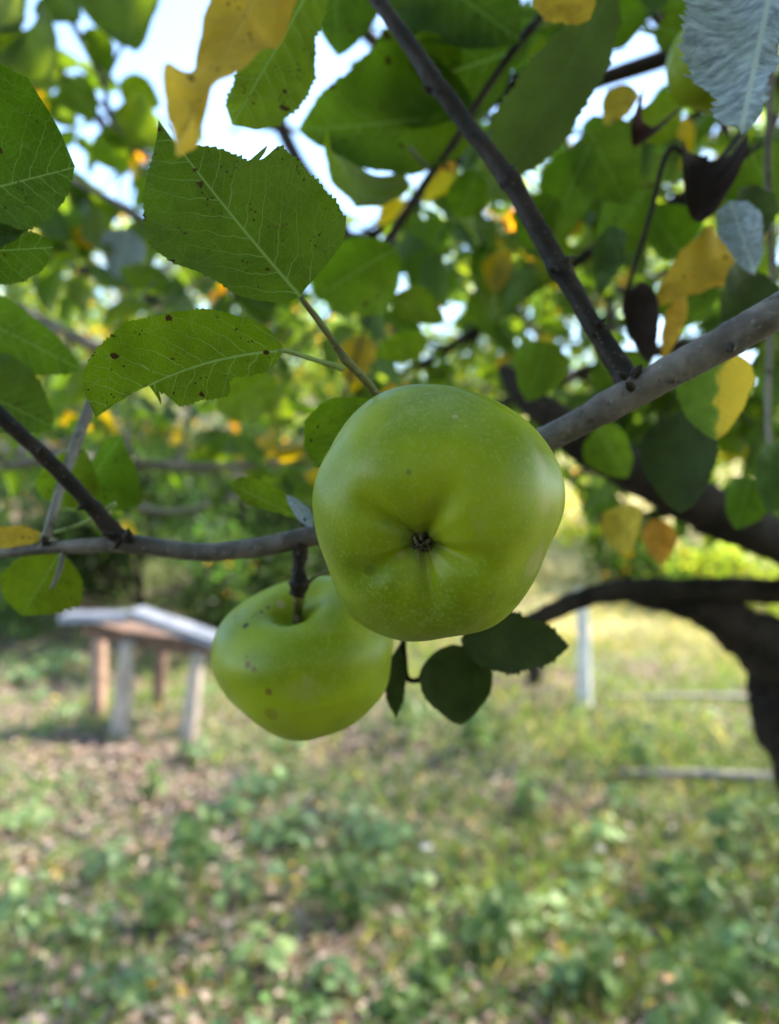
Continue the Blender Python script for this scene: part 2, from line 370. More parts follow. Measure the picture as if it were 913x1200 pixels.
SKY_WIN = [(155, 240, -20, 85), (335, 440, 145, 235), (690, 750, 55, 125), (70, 120, -10, 50)]
def allowed(p, rs, d_ok=.36, lowcut=640):
    if p[1] < d_ok and -120 < proj(p)[0] < 1030: return False
    x, y = proj(p)
    if y > lowcut + (60 if x > 700 else 0): return False
    if 230 < x < 660 and y > 600: return False
    for a, b, c, d in SKY_WIN:
        m = 15 / max(p[1], .3)
        if a - m < x < b + m and c - m < y < d + m and rs.random() < .93: return False
    return True
def leafy_branch(label, path, seed, n_leaves, shoots, spread=.25, Lr=(.055, .08), mat=None, yel=.07, lowcut=640, cat='branch', face=.8, tints=None, name='leafy_branch'):
    rs = random.Random(seed); pts = [P(a, b, d) for a, b, d, r in path]; rad = [r * d / FPX for a, b, d, r in path]
    root = thing(name, label, cat, pts[0])
    parts = [tube(pts, rad, 8, 8, .06, seed=seed)]
    c = catmull([list(p) + [r] for p, r in zip(pts, rad)], 8); made = 0; sh = []
    for k in range(shoots):
        i = rs.randrange(2, len(c) - 1); p0 = Vector(c[i, :3]); dr = (Vector(c[i, :3]) - Vector(c[i - 1, :3])).normalized()
        d = (dr * .5 + Vector((rs.gauss(0, 1), rs.gauss(0, .6), rs.gauss(-.1, .8)))).normalized()
        ln = spread * rs.uniform(.5, 1.1); q = [p0 + d * ln * t + Vector((0, 0, -.12 * ln * t * t)) for t in (0, .35, .7, 1)]
        if not allowed(q[-1], rs, .36, lowcut + 10): continue
        sh.append((q, c[i, 3]))
    for q, r0 in sh:
        v = tube(q, [max(r0 * .6, .0013), .0014, .0011, .0008], 4, 6, .05); parts.append(v)
    tries = 0
    while made < n_leaves and tries < n_leaves * 12 and (sh or True):
        tries += 1
        if sh and rs.random() < .85:
            q, _ = rs.choice(sh); t = rs.uniform(.15, 1); k = min(2, int(t * 3)); f = t * 3 - k; p = q[k].lerp(q[k + 1], min(f, 1)); ax = (q[3] - q[0]).normalized()
        else:
            i = rs.randrange(1, len(c)); p = Vector(c[i, :3]); ax = (Vector(c[i, :3]) - Vector(c[i - 1, :3])).normalized()
        d = (ax * .5 + Vector((rs.gauss(0, .8), rs.gauss(0, .6), rs.gauss(-.45, .6)))).normalized(); L = rs.uniform(*Lr)
        base = p + d * L * .3; mid = base + d * L * .5
        if not allowed(mid, rs, .36, lowcut) or not allowed(base + d * L, rs, .34, lowcut + 15): continue
        tocam = (Vector((0, 0, CAM_Z)) - mid).normalized()
        n = tocam * face * rs.choice((-1, -1, 1)) + Vector((rs.gauss(0, .6), rs.gauss(0, .6), rs.gauss(.5, .6)))
        tint = rs.choice(YEL) if rs.random() < yel else rs.choice(tints or TINTS)
        common_leaf(root, base, d, n, L, rs, tint); made += 1
    v, f = join_vf(parts); mk('twigs', v, f, mat or M['bark_brown'], root)
    return root

# ------------------------------------------------------------------ leaf clouds (numpy)
def leaf_cloud(name, pos, size, nrm, tint, mat, parent=None, origin=None, asp=.62, fold=.18):
    n = len(pos); pos = np.asarray(pos); nrm = nrm / (np.linalg.norm(nrm, axis=1)[:, None] + 1e-9)
    r = RNG.normal(size=(n, 3)); a = np.cross(nrm, r); a /= np.linalg.norm(a, axis=1)[:, None] + 1e-9; s = np.cross(nrm, a)
    S = np.asarray(size)[:, None]
    tpl = [(-.5, 0, 0), (-.18, .42, 1), (.22, .40, 1), (.5, 0, 0), (.22, -.40, 1), (-.18, -.42, 1)]
    V = np.empty((n, 6, 3))
    for k, (x, y, z) in enumerate(tpl): V[:, k] = pos + a * S * x + s * S * y * asp * 2 * .6 + nrm * S * z * fold
    b = np.arange(n)[:, None] * 6
    F = np.concatenate([b + np.array([[0, 3, 2, 1]]), b + np.array([[0, 5, 4, 3]])])
    o = mk(name, V.reshape(-1, 3), F, mat, parent, smooth=False, origin=origin)
    at = o.data.color_attributes.new('tint', 'FLOAT_COLOR', 'POINT')
    c = np.ones((n, 6, 4), np.float32); c[:, :, :3] = np.asarray(tint)[:, None, :]
    at.data.foreach_set('color', c.ravel()); return o
def greens(n, kind='mix', yel=.04):
    base = {'mix': (.060, .105, .018), 'dark': (.020, .042, .012), 'light': (.150, .195, .030), 'blue': (.045, .085, .035), 'gold': (.26, .25, .10), 'dry': (.20, .17, .08)}[kind]  # sunlight on the bank trees is put into the lightest green
    c = np.array(base) * np.exp(RNG.normal(0, .28, (n, 1))) * np.exp(RNG.normal(0, .10, (n, 3)))
    m = RNG.random(n) < yel; c[m] = np.array([(.42, .24, .025)]) * np.exp(RNG.normal(0, .2, (m.sum(), 1)))
    return np.clip(c, 0, .8)

# ================================================================== SETTING
def hgt(x, y):
    x = np.asarray(x, float); y = np.asarray(y, float)
    st = 9.0 - 2.2 * np.clip(-x / 4, -1, 1)                 # where the bank begins
    t = np.clip(y - st, 0, None); up = np.where(t < 4, t * t / 8 * .30, .6 + (t - 4) * .30)
    up = np.where(t > 34, .6 + 30 * .30 + (t - 34) * .02, up)
    h = up + .10 * np.sin(x * 1.1 + 1) * np.cos(y * .8) + .05 * np.sin(x * 2.1 - 1.3 * y) + .02 * np.sin(x * 3.1 + y * 2.3) + .012 * np.sin(x * 7.7 - y * 5.1)
    return h
def grid_ground():
    xs = np.concatenate([-np.geomspace(400, 9, 22), np.linspace(-8.8, 8.8, 150), np.geomspace(9, 400, 22)])
    ys = np.concatenate([-np.geomspace(400, 3.2, 18), np.linspace(-3, 16, 170), np.geomspace(16.3, 600, 34)])
    X, Y = np.meshgrid(xs, ys); Z = hgt(X, Y); V = np.stack([X, Y, Z], -1).reshape(-1, 3); nx = len(xs); ny = len(ys)
    i, j = np.meshgrid(np.arange(nx - 1), np.arange(ny - 1)); b = (j * nx + i).ravel()
    return V, np.stack([b, b + 1, b + nx + 1, b + nx], 1)
t = NT('ground_soil'); ob = t.obj()
n1 = t.noise(ob, 1.1, 5); n2 = t.noise(ob, 6, 5, .65); n3 = t.noise(ob, 30, 4)
c = t.mix(t.ramp(n2, .38, .62), (.070, .050, .042), (.135, .105, .090)); c = t.mix(t.math('MULTIPLY', t.ramp(n3, .45, .6), .5), c, (.24, .18, .15))
c = t.mix(t.math('MULTIPLY', t.ramp(n1, .42, .58), .75), c, (.075, .11, .035))
sx = t.n('ShaderNodeSeparateXYZ'); t.L(ob, sx.inputs[0]); dr = t.math('MULTIPLY', t.ramp(t.math('ADD', sx.outputs[1], t.math('MULTIPLY', n1, 3)), 8.5, 11.5), t.ramp(t.math('ADD', sx.outputs[0], n1), .5, 2.5))
c = t.mix(t.math('MULTIPLY', dr, .8), c, (.40, .34, .16))  # pale yellow bank: dry grass and sunshine both put into the colour
M['soil'] = t.done(t.bsdf(c, .95, t.bump(n3, .8, .03), **{'Specular_IOR_Level': .1}))
V, F = grid_ground(); tag(mk('ground', V, F, M['soil']), kind='structure')

# --- ground growth
def scatter(n, ymin=1.3, ymax=9.5, spread=.62):
    y = ymin + (ymax - ymin) * RNG.random(n) ** 1.35; x = (RNG.random(n) * 2 - 1) * (y * spread + .4)
    return x, y
def patch(x, y, s=1.0, o=0):
    return .5 + .5 * np.sin(x * 2.3 * s + 1.3 + o + 1.2 * np.sin(y * 1.7 * s)) * np.cos(y * 1.9 * s + .7 + 1.1 * np.sin(x * 1.3 * s + o))
# grass blades
x, y = scatter(100000, 1.3, 14); k = RNG.random(len(x)) < (.12 + .88 * patch(x, y, .8) ** 1.3) * np.clip(.25 + .10 * y + .22 * x, .15, 1); x, y = x[k], y[k]; n = len(x)
z = hgt(x, y); hh = RNG.uniform(.03, .11, n) * (1 + .05 * y); az = RNG.uniform(0, 6.28, n); w = RNG.uniform(.002, .0045, n) * (1 + .12 * y)
lean = RNG.normal(0, .45, (n, 2)) * hh[:, None]; V = np.empty((n, 4, 3)); dx, dy = np.cos(az) * w, np.sin(az) * w
V[:, 0] = np.stack([x - dx, y - dy, z], 1); V[:, 1] = np.stack([x + dx, y + dy, z], 1)
V[:, 2] = np.stack([x + dx * .7 + lean[:, 0] * .45, y + dy * .7 + lean[:, 1] * .45, z + hh * .6], 1); V[:, 3] = np.stack([x + lean[:, 0], y + lean[:, 1], z + hh], 1)
F = np.arange(n)[:, None] * 4 + np.array([[0, 1, 2, 3]])
g = mk('grass', V.reshape(-1, 3), F, M['weed_leaf'], smooth=False)
gc = np.array((.115, .165, .045)) * np.exp(RNG.normal(0, .25, (n, 1))); dry = RNG.random(n) < .14 + .5 * np.clip((y - 7.5) / 2, 0, 1) * (x > .5); gc[dry] = (.32, .27, .13)  # extra straw tone on the right bank also carries its sunlight
at = g.data.color_attributes.new('tint', 'FLOAT_COLOR', 'POINT'); cc = np.ones((n, 4, 4), np.float32); cc[:, :, :3] = gc[:, None]; at.data.foreach_set('color', cc.ravel())
tag(g, 'short green and straw coloured grass growing over the slope', 'grass', kind='stuff')
# fallen leaves
x, y = scatter(32000, 1.3, 10); k = RNG.random(len(x)) < .35 + .75 * (1 - patch(x, y, .8)); x, y = x[k], y[k]; n = len(x)
lc = np.array([(.27, .20, .175), (.35, .275, .245), (.19, .13, .11), (.36, .29, .25), (.28, .17, .14)])[RNG.integers(0, 5, n)] * np.exp(RNG.normal(0, .2, (n, 1)))
m = RNG.random(n) < .02; lc[m] = (.60, .40, .10)
nn = np.stack([RNG.normal(0, .35, n), RNG.normal(0, .35, n), np.ones(n)], 1)
tag(leaf_cloud('fallen_leaves', np.stack([x, y, hgt(x, y) + .012], 1), RNG.uniform(.025, .06, n), nn, np.clip(lc, 0, .8), M['litter']), 'brown and pinkish fallen leaves littering the bare soil', 'fallen leaves', kind='stuff')
# low ground cover of small round leaves
x, y = scatter(34000, 1.3, 11); k = RNG.random(len(x)) < np.clip(patch(x, y, 1.3, 2) * 1.8 - .70 + .16 * x, .05, 1); x, y = x[k], y[k]; n = len(x)
nn = np.stack([RNG.normal(0, .4, n), RNG.normal(-.2, .4, n), np.ones(n)], 1)
gc = np.array((.105, .165, .060)) * np.exp(RNG.normal(0, .3, (n, 1))) * np.exp(RNG.normal(0, .08, (n, 3)))
tag(leaf_cloud('ground_cover', np.stack([x, y, hgt(x, y) + RNG.uniform(.015, .07, n)], 1), RNG.uniform(.02, .045, n), nn, gc, M['weed_leaf'], asp=.8), 'small round leaved creeping plants carpeting the ground', 'ground cover', kind='stuff')

# individual weeds
def weed(x, y, kind, rs, label, group, sc=1.0):
    z = float(hgt(x, y)); root = thing('weed', label, 'weed', (x, y, z), group)
    nl = 16 if kind != 'tall' else 26; V = []; pos = []; nr = []; sz = []
    stems = []
    for i in range(nl):
        a = rs.uniform(0, 6.28); r = rs.uniform(.02, .11) * sc; h = rs.uniform(.03, .10) * sc if kind != 'tall' else rs.uniform(.04, .22) * sc
        if kind == 'tall': r *= .7
        p = Vector((x + math.cos(a) * r, y + math.sin(a) * r, z + h)); pos.append(p); nr.append((math.cos(a) * .5, math.sin(a) * .5 - .3, 1)); sz.append(rs.uniform(.04, .075) * sc)
        stems.append(tube([(x + math.cos(a) * r * .1, y + math.sin(a) * r * .1, z - .01), (x + math.cos(a) * r * .5, y + math.sin(a) * r * .5, z + h * .7), p], [.0018, .0014, .001], 2, 4, 0))
    base = {'round': (.125, .195, .085), 'tall': (.085, .14, .035), 'pale': (.22, .30, .13)}[kind]
    tc = np.array(base) * np.exp(RNG.normal(0, .15, (nl, 1)))
    leaf_cloud('foliage', np.array(pos), sz, np.array(nr), tc, M['weed_leaf'], root, asp=.8)
    v, f = join_vf(stems); mk('stem', v, f, M['stalk'], root)
    return root
WL = {'round': ('clump of broad rounded weed leaves on the leaf strewn soil', 'round leaved weeds on the slope'),
      'tall': ('upright small leaved green weed standing in the grass', 'upright weeds in the grass'),
      'pale': ('pale green leafy weed on the slope', 'pale weeds on the slope')}
rs = random.Random(3)
spots = [(40, 975, 'pale', 1.2), (300, 1135, 'pale', 1.1), (285, 1055, 'round', 1.3), (120, 1030, 'round', 1.2), (100, 1100, 'round', 1.0), (275, 960, 'round', 1.4), (320, 985, 'round', 1.2),
         (230, 895, 'round', 1.4), (590, 1125, 'tall', 1.3), (650, 1165, 'round', 1.2), (560, 1110, 'pale', .8), (415, 1085, 'tall', 1.1), (735, 1105, 'pale', .9), (690, 1040, 'round', 1.1), (820, 1090, 'tall', 1.4),
         (880, 1130, 'round', 1.2), (780, 1070, 'tall', 1.1), (480, 1050, 'pale', .9), (150, 1180, 'round', 1.1), (20, 1090, 'round', 1.1), (390, 1170, 'round', 1.1), (410, 970, 'round', 1.2), (560, 880, 'tall', 1.5),
         (480, 870, 'tall', 1.6), (30, 800, 'round', 2.0), (75, 785, 'round', 2.0), (190, 1090, 'tall', 1), (860, 1190, 'tall', 1.2), (700, 1180, 'tall', 1.1), (500, 1180, 'tall', 1.0), (620, 960, 'tall', 1.2), (850, 1010, 'tall', 1.3)]
for (px, py, kd, sc) in spots:
    d = 1.6 * FPX / (py - CY)
    for _ in range(30): q = P(px, py, d); d += (q.z - float(hgt(q.x, q.y))) * .8
    q = P(px, py, d); weed(q.x, q.y, kd, rs, WL[kd][0], WL[kd][1], sc)
for i in range(26):
    y = 1.9 + 5.5 * rs.random() ** 1.2; x = (rs.random() * 2 - 1) * y * .53; kd = rs.choice(['round', 'round', 'tall', 'tall', 'pale'])
    weed(x, y, kd, rs, WL[kd][0], WL[kd][1], rs.uniform(.8, 1.3) * (1 + y * .04))

def gpt(px, py):
    """where the ground is seen at that bearing"""
    d = 1.6 * FPX / (py - CY)
    for _ in range(60): q = P(px, py, d); d += (q.z - float(hgt(q.x, q.y))) * .6
    return P(px, py, d)

# --- bushes and trees beyond
def tree(label, x, y, H, rad, kind='mix', n=5000, trunk=.10, crown_lo=.30, name='tree', cat='tree', seed=0, leaf=.10, yel=.04, nclump=26, flat=1.0):
    rs = np.random.default_rng(seed + 100); z0 = float(hgt(x, y)); root = thing(name, label, cat, (x, y, z0))
    lean = rs.normal(0, .04, 2) * H; tp = [(x, y, z0 - .1), (x + lean[0] * .3, y + lean[1] * .3, z0 + H * .35), (x + lean[0], y + lean[1], z0 + H * .85)]
    parts = [tube(tp, [trunk, trunk * .7, trunk * .15], 6, 8, .08, seed=seed)]
    cl = []
    for i in range(nclump):
        a = rs.uniform(0, 6.28); hz = rs.uniform(crown_lo, 1.0); rr = rad * math.sqrt(rs.random()) * (1.05 - .55 * abs(hz - (crown_lo + .35 * (1 - crown_lo))) / (1 - crown_lo)) * flat
        c = np.array([x + lean[0] * hz + math.cos(a) * rr, y + lean[1] * hz + math.sin(a) * rr, z0 + H * hz]); cl.append((c, rs.uniform(.16, .34) * rad))
        if i % 2 == 0:
            h0 = min(.8, max(.15, hz - .3)); s0 = np.array([x + lean[0] * h0, y + lean[1] * h0, z0 + H * h0])
            parts.append(tube([s0, (s0 + c) / 2 + np.array([0, 0, .05 * H]), c], [trunk * .35, trunk * .22, trunk * .06], 4, 6, .08, seed=i))
    v, f = join_vf(parts); mk('trunk', v, f, M['bark_dark'], root)
    k = rs.integers(0, nclump, n); cc = np.array([c for c, _ in cl])[k]; rr = np.array([r for _, r in cl])[k][:, None]
    d = rs.normal(size=(n, 3)); d /= np.linalg.norm(d, axis=1)[:, None]; q = cc + d * rr * (rs.random((n, 1)) ** .45) * np.array([1.2, 1.2, .8]) * 1.25
    nn = rs.normal(size=(n, 3)) * .8 + np.array([0, 0, .6]) + d * .5
    leaf_cloud('crown', q, rs.uniform(.7, 1.3, n) * leaf, nn, greens(n, kind, yel) * np.repeat(np.exp(rs.normal(0, .25, (nclump, 1))), 1, 1)[k], M['far_leaf'], root)
    return root
T = tree
# dark low shrubs behind the stand (left), trees climbing the bank
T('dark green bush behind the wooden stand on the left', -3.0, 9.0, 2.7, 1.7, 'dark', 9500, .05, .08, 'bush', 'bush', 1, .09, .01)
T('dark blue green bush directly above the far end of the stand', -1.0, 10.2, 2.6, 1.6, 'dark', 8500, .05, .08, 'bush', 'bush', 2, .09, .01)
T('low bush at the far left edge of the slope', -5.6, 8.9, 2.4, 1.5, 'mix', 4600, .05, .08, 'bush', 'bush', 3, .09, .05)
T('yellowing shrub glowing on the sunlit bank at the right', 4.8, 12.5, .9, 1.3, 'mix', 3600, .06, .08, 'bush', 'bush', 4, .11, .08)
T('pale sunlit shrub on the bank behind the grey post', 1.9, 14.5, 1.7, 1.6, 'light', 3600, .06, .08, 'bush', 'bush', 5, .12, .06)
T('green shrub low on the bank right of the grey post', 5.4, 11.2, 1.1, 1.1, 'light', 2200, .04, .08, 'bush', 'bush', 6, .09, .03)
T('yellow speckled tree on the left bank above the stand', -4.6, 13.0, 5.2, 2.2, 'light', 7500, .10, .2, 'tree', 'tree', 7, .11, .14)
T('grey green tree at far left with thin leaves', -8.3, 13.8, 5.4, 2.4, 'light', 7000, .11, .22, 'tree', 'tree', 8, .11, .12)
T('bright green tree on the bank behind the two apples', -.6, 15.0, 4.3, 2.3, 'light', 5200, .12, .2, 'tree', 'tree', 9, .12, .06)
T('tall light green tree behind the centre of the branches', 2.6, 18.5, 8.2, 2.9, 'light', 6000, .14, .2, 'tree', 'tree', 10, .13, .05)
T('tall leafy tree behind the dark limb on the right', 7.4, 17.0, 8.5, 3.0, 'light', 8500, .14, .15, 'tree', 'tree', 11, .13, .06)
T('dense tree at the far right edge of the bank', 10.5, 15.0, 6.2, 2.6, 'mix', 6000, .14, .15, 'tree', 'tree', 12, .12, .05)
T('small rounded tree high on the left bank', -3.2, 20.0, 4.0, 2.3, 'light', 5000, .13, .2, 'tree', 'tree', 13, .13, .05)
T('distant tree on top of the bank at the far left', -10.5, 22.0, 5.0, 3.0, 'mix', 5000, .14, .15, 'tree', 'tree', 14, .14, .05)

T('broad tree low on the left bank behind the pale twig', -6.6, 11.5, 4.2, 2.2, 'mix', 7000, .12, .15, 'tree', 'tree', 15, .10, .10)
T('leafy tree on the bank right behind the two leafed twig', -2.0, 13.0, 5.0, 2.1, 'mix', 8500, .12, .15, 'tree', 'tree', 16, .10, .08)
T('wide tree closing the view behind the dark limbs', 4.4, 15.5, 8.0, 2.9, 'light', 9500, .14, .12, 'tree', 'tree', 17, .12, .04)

# --- weathered stand
t = NT('weathered_wood'); ob = t.obj(); mp = t.n('ShaderNodeMapping'); t.L(ob, mp.inputs[0]); mp.inputs['Scale'].default_value = (6, 6, .8)
wz = t.noise(mp.outputs[0], 8, 5, .6); c = t.mix(t.ramp(wz, .3, .7), (.17, .13, .11), (.42, .35, .31)); M['wood'] = t.done(t.bsdf(c, .85, t.bump(wz, .5, .01)))
t = NT('bleached_wood'); ob = t.obj(); wz = t.noise(ob, 14, 5, .6); c = t.mix(t.ramp(wz, .3, .7), (.32, .31, .31), (.58, .56, .55)); M['post'] = t.done(t.bsdf(c, .85, t.bump(wz, .5, .01)))
t = NT('shaded_wood_tone'); ob = t.obj(); wz = t.noise(ob, 18, 5, .6); c = t.mix(t.ramp(wz, .3, .7), (.07, .04, .03), (.17, .10, .07)); M['wood_shaded'] = t.done(t.bsdf(c, .85))  # darker copy of the wood, shade under the boards put into its colour
t = NT('sunlit_wood_tone'); ob = t.obj(); wz = t.noise(ob, 18, 5, .6); c = t.mix(t.ramp(wz, .3, .7), (.20, .115, .085), (.34, .22, .165)); M['wood_sunlit'] = t.done(t.bsdf(c, .85))  # orange copy of the wood, sunlight on the rear post painted in
t = NT('board_sky_tone'); ob = t.obj(); wz = t.noise(ob, 9, 5, .6); c = t.mix(t.ramp(wz, .3, .7), (.095, .105, .14), (.19, .20, .25)); M['sheet'] = t.done(t.bsdf(c, .45, t.bump(wz, .3, .01)))  # blue sky reflection and missing shade put into the board colour
def slab(a, b, depth_vec, thick, nseg=8, seed=0):
    """board from a to b, running back along depth_vec"""
    a, b, dv = np.array(a), np.array(b), np.array(depth_vec); rs = np.random.default_rng(seed); V = []; F = []
    for i in range(nseg + 1):
        p = a + (b - a) * i / nseg; j = rs.normal(0, .0015, 4)
        up = np.array([0, 0, 1.0])
        V += [p + up * j[0], p + dv + up * j[0] + dv * j[1], p + dv - up * thick + dv * j[1], p - up * (thick + j[2])]
    for i in range(nseg):
        for k in range(4): F.append((i * 4 + k, i * 4 + (k + 1) % 4, (i + 1) * 4 + (k + 1) % 4, (i + 1) * 4 + k))
    F += [(3, 2, 1, 0), (nseg * 4, nseg * 4 + 1, nseg * 4 + 2, nseg * 4 + 3)]
    return V, F
SD = 5.15
base = gpt(150, 862); SD = base.y
st = thing('wooden_stand', 'rough wooden stand with pale sloping boards on four posts', 'stand', (base.x + .1, base.y + .2, float(hgt(base.x, base.y))))
e = SD / FPX
for a, b, r in (((150, 752, SD), (139, 868, SD), 11), ((232, 765, SD + .05), (217, 874, SD), 10)):
    p, q = P(*a), P(*b); q.z = min(q.z, float(hgt(q.x, q.y))) - .05
    v, f = tube([p, (p + q) / 2 + Vector((.01, 0, 0)), q], [r * e * .8, r * e, r * e * 1.15], 5, 8, .08, seed=int(r)); mk('leg', v, f, M['wood'], st, smooth=True)
for a, b, r, m in (((117, 742, SD + .7), (113, 842, SD + .7), 11, 'wood_sunlit'), ((192, 748, SD + .75), (183, 838, SD + .75), 9, 'wood_shaded')):
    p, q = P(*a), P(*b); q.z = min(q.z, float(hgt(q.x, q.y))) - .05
    v, f = tube([p, (p + q) / 2, q], [r * e * .8, r * e, r * e], 5, 8, .08, seed=int(r) + 5); tag(mk('leg', v, f, M[m], st), 'rear post with orange sunlight in its colour' if m == 'wood_sunlit' else 'dark shaded rear post')
v, f = slab(P(68, 722, SD + .02), P(147, 721, SD - .1), (-.04, .26, .0), .05, seed=1); tag(mk('board', v, f, M['sheet'], st, smooth=False), 'short pale board at the left end')
v, f = slab(P(149, 716, SD - .1), P(256, 752, SD - .02), (.02, .26, .0), .055, seed=2); tag(mk('board', v, f, M['sheet'], st, smooth=False), 'long grey board sloping down to the right')
v, f = slab(P(100, 733, SD + .08), P(244, 757, SD + .08), (0, .4, .0), .09, seed=3); mk('rail', v, f, M['wood_shaded'], st, smooth=False)

# posts, rail, log
def post(px, py, top, r, label, mat, name='post', cat='post', h=None):
    q = gpt(px, py); z0 = float(hgt(q.x, q.y)); e = q.y / FPX; tp = P(px - 4, top, q.y)
    o = mk(name, *tube([(q.x, q.y, z0 - .1), (q.x - .01, q.y, (z0 + tp.z) / 2), (tp.x, q.y, tp.z)], [r * e * 1.15, r * e, r * e * .9], 6, 9, .06, seed=px), mat, None, origin=(q.x, q.y, z0)); tag(o, label, cat); return o
post(686, 828, 690, 7.5, 'pale grey fence post standing on the grassy slope', M['post'], 'fence_post')
post(628, 800, 755, 9, 'short dark stump just left of the grey fence post', M['bark_dark'], 'stump', 'stump')
a, b = gpt(712, 912), gpt(960, 922)
o = mk('fallen_pole', *tube([a + Vector((0, 0, .03)), (a + b) / 2 + Vector((0, 0, .045)), b + Vector((0, 0, .03))], [.022, .030, .036], 10, 9, .1, seed=4), M['bark_pale'], None, origin=a); tag(o, 'pale fallen pole lying across the grass at the right', 'pole')
a, b = gpt(700, 822), gpt(960, 826)
o = mk('fence_rail', *tube([a + Vector((0, 0, .03)), (a + b) / 2 + Vector((0, 0, .06)), b + Vector((0, 0, .03))], [.018, .022, .02], 10, 7, .1, seed=6), M['bark_pale'], None, origin=a); tag(o, 'thin fence rail on the bank beyond the fallen pole', 'branch')  # thin fence rail, laid along the ground
for (px, py, s, lb, c_) in ((172, 1163, .07, 'orange yellow fallen leaf on bare soil at the lower left', (.85, .42, .05)), (552, 1083, .05, 'bright yellow fallen leaf among weeds right of centre', (.85, .62, .12)), (790, 1158, .08, 'pinkish curled fallen leaf at the lower right', (.75, .42, .26)), (500, 1000, .06, 'whitish dry fallen leaf in the middle of the slope', (.62, .58, .60)), (703, 1002, .05, 'small pale grey fallen leaf right of the middle', (.6, .58, .62))):
    q = gpt(px, py); z0 = float(hgt(q.x, q.y)) + .03
    o = leaf_cloud('fallen_leaf', np.array([(q.x, q.y, z0)]), [s], np.array([(.0, -.5, 1.0)]), np.array([c_]), M['litter'], None, origin=(q.x, q.y, z0), asp=.8); tag(o, lb, 'leaf')

# ================================================================== OLD APPLE TREE (right)
tr_b = P(1010, 600, 1.05); tx, ty = tr_b.x, tr_b.y
at_ = thing('apple_tree', 'old apple tree with dark curved trunk at the right edge', 'tree', (tx + .35, ty + .1, float(hgt(tx, ty))))
v, f = tube([(tx + .42, ty + .12, -.1), P(1100, 1150, 1.06), P(985, 960, 1.0), P(938, 865, .97), P(922, 800, .95), P(890, 752, .93), P(840, 722, .91), P(790, 706, .90), P(740, 696, .89)], [.15, .115, .060, .047, .043, .033, .023, .016, .010], 10, 22, .17, nodes=((.45, .15, .03), (.62, .12, .03)), seed=2)
mk('trunk', v, f, M['bark_dark'], at_)
v, f = tube([(tx + .55, ty + .2, -.1), P(1180, 1000, 1.15), P(1120, 780, 1.15), P(1090, 600, 1.15), P(1140, 300, 1.2), P(1150, -100, 1.3)], [.14, .11, .10, .10, .095, .075], 10, 16, .07, seed=2)
mk('stem', v, f, M['bark_dark'], at_)
pxtube('limb', [(1110, 670, 1.1, 24), (1000, 684, 1.0, 18), (913, 692, .92, 15), (840, 690, .88, 14), (780, 690, .86, 13), (730, 692, .84, 13), (690, 699, .82, 12), (660, 711, .81, 11), (620, 728, .80, 10), (560, 740, .80, 6)], M['bark_dark'], at_, 10, 12, .10, seed=5)
pxtube('limb', [(1060, 700, 1.05, 55), (960, 660, .85, 28), (880, 618, .76, 27), (800, 583, .72, 26), (730, 545, .70, 25), (660, 500, .69, 22), (612, 458, .70, 15), (588, 430, .71, 6)], M['bark_dark'], at_, 10, 12, .12, seed=6)
# canopy overhead (above and behind the viewpoint), dense enough to keep the apples in shade
n = 150000; zz = RNG.uniform(2.2, 6.2, n); yy = RNG.uniform(-2.6, 7.5, n); xx = RNG.uniform(-2.6, 8.5, n)
k = (zz - CAM_Z) > np.abs(yy) * .78 * (yy > 0) + .38                                   # overhead, above the view
k |= (xx > yy * .30 + 1.0) & (yy > 1.6) & (zz > 2.4 + .10 * yy) & (zz < 5.6)       # the side towards the sun, extended to shade the ground
k &= ~((xx > 5.0) & (yy > 6.5))
cl = np.sin(xx * 1.9 + 1) * np.sin(yy * 1.7 + zz * 1.4) + RNG.normal(0, .5, n); k &= (cl > -.35) & (RNG.random(n) < .55)
k &= ~((np.abs(xx + .1) < .75) & (yy > -.7) & (yy < 1.3) & (zz < 6.3))  # opening left overhead so top light reaches the apples
q = np.stack([xx, yy, zz], 1)[k]
n2_ = 9000; tt = RNG.uniform(1.3, 3.6, n2_); sv_ = np.array(svec); q2 = np.array([-.06, .24, 1.6]) + tt[:, None] * sv_ + RNG.normal(0, .30, (n2_, 3)) * (.5 + tt[:, None] * .25)  # unseen leaf clump added along the sun's path to shade apples and near leaves
q2 = q2[(q2[:, 2] - CAM_Z) > q2[:, 1] * .78 + .12]
n3_ = 24000; q3 = np.stack([RNG.uniform(-2.6, 2.6, n3_), RNG.uniform(-2.8, -1.0, n3_), RNG.uniform(.7, 4.2, n3_)], 1)  # unseen leaves added behind the camera to block frontal sky light
q = np.concatenate([q, q2, q3]); m = len(q)
nn = RNG.normal(size=(m, 3)) * .5 + np.array([0, 0, 1.0])
tag(leaf_cloud('crown', q, RNG.uniform(.06, .09, m), nn, greens(m, 'mix', .05), M['far_leaf'], at_), kind='stuff')

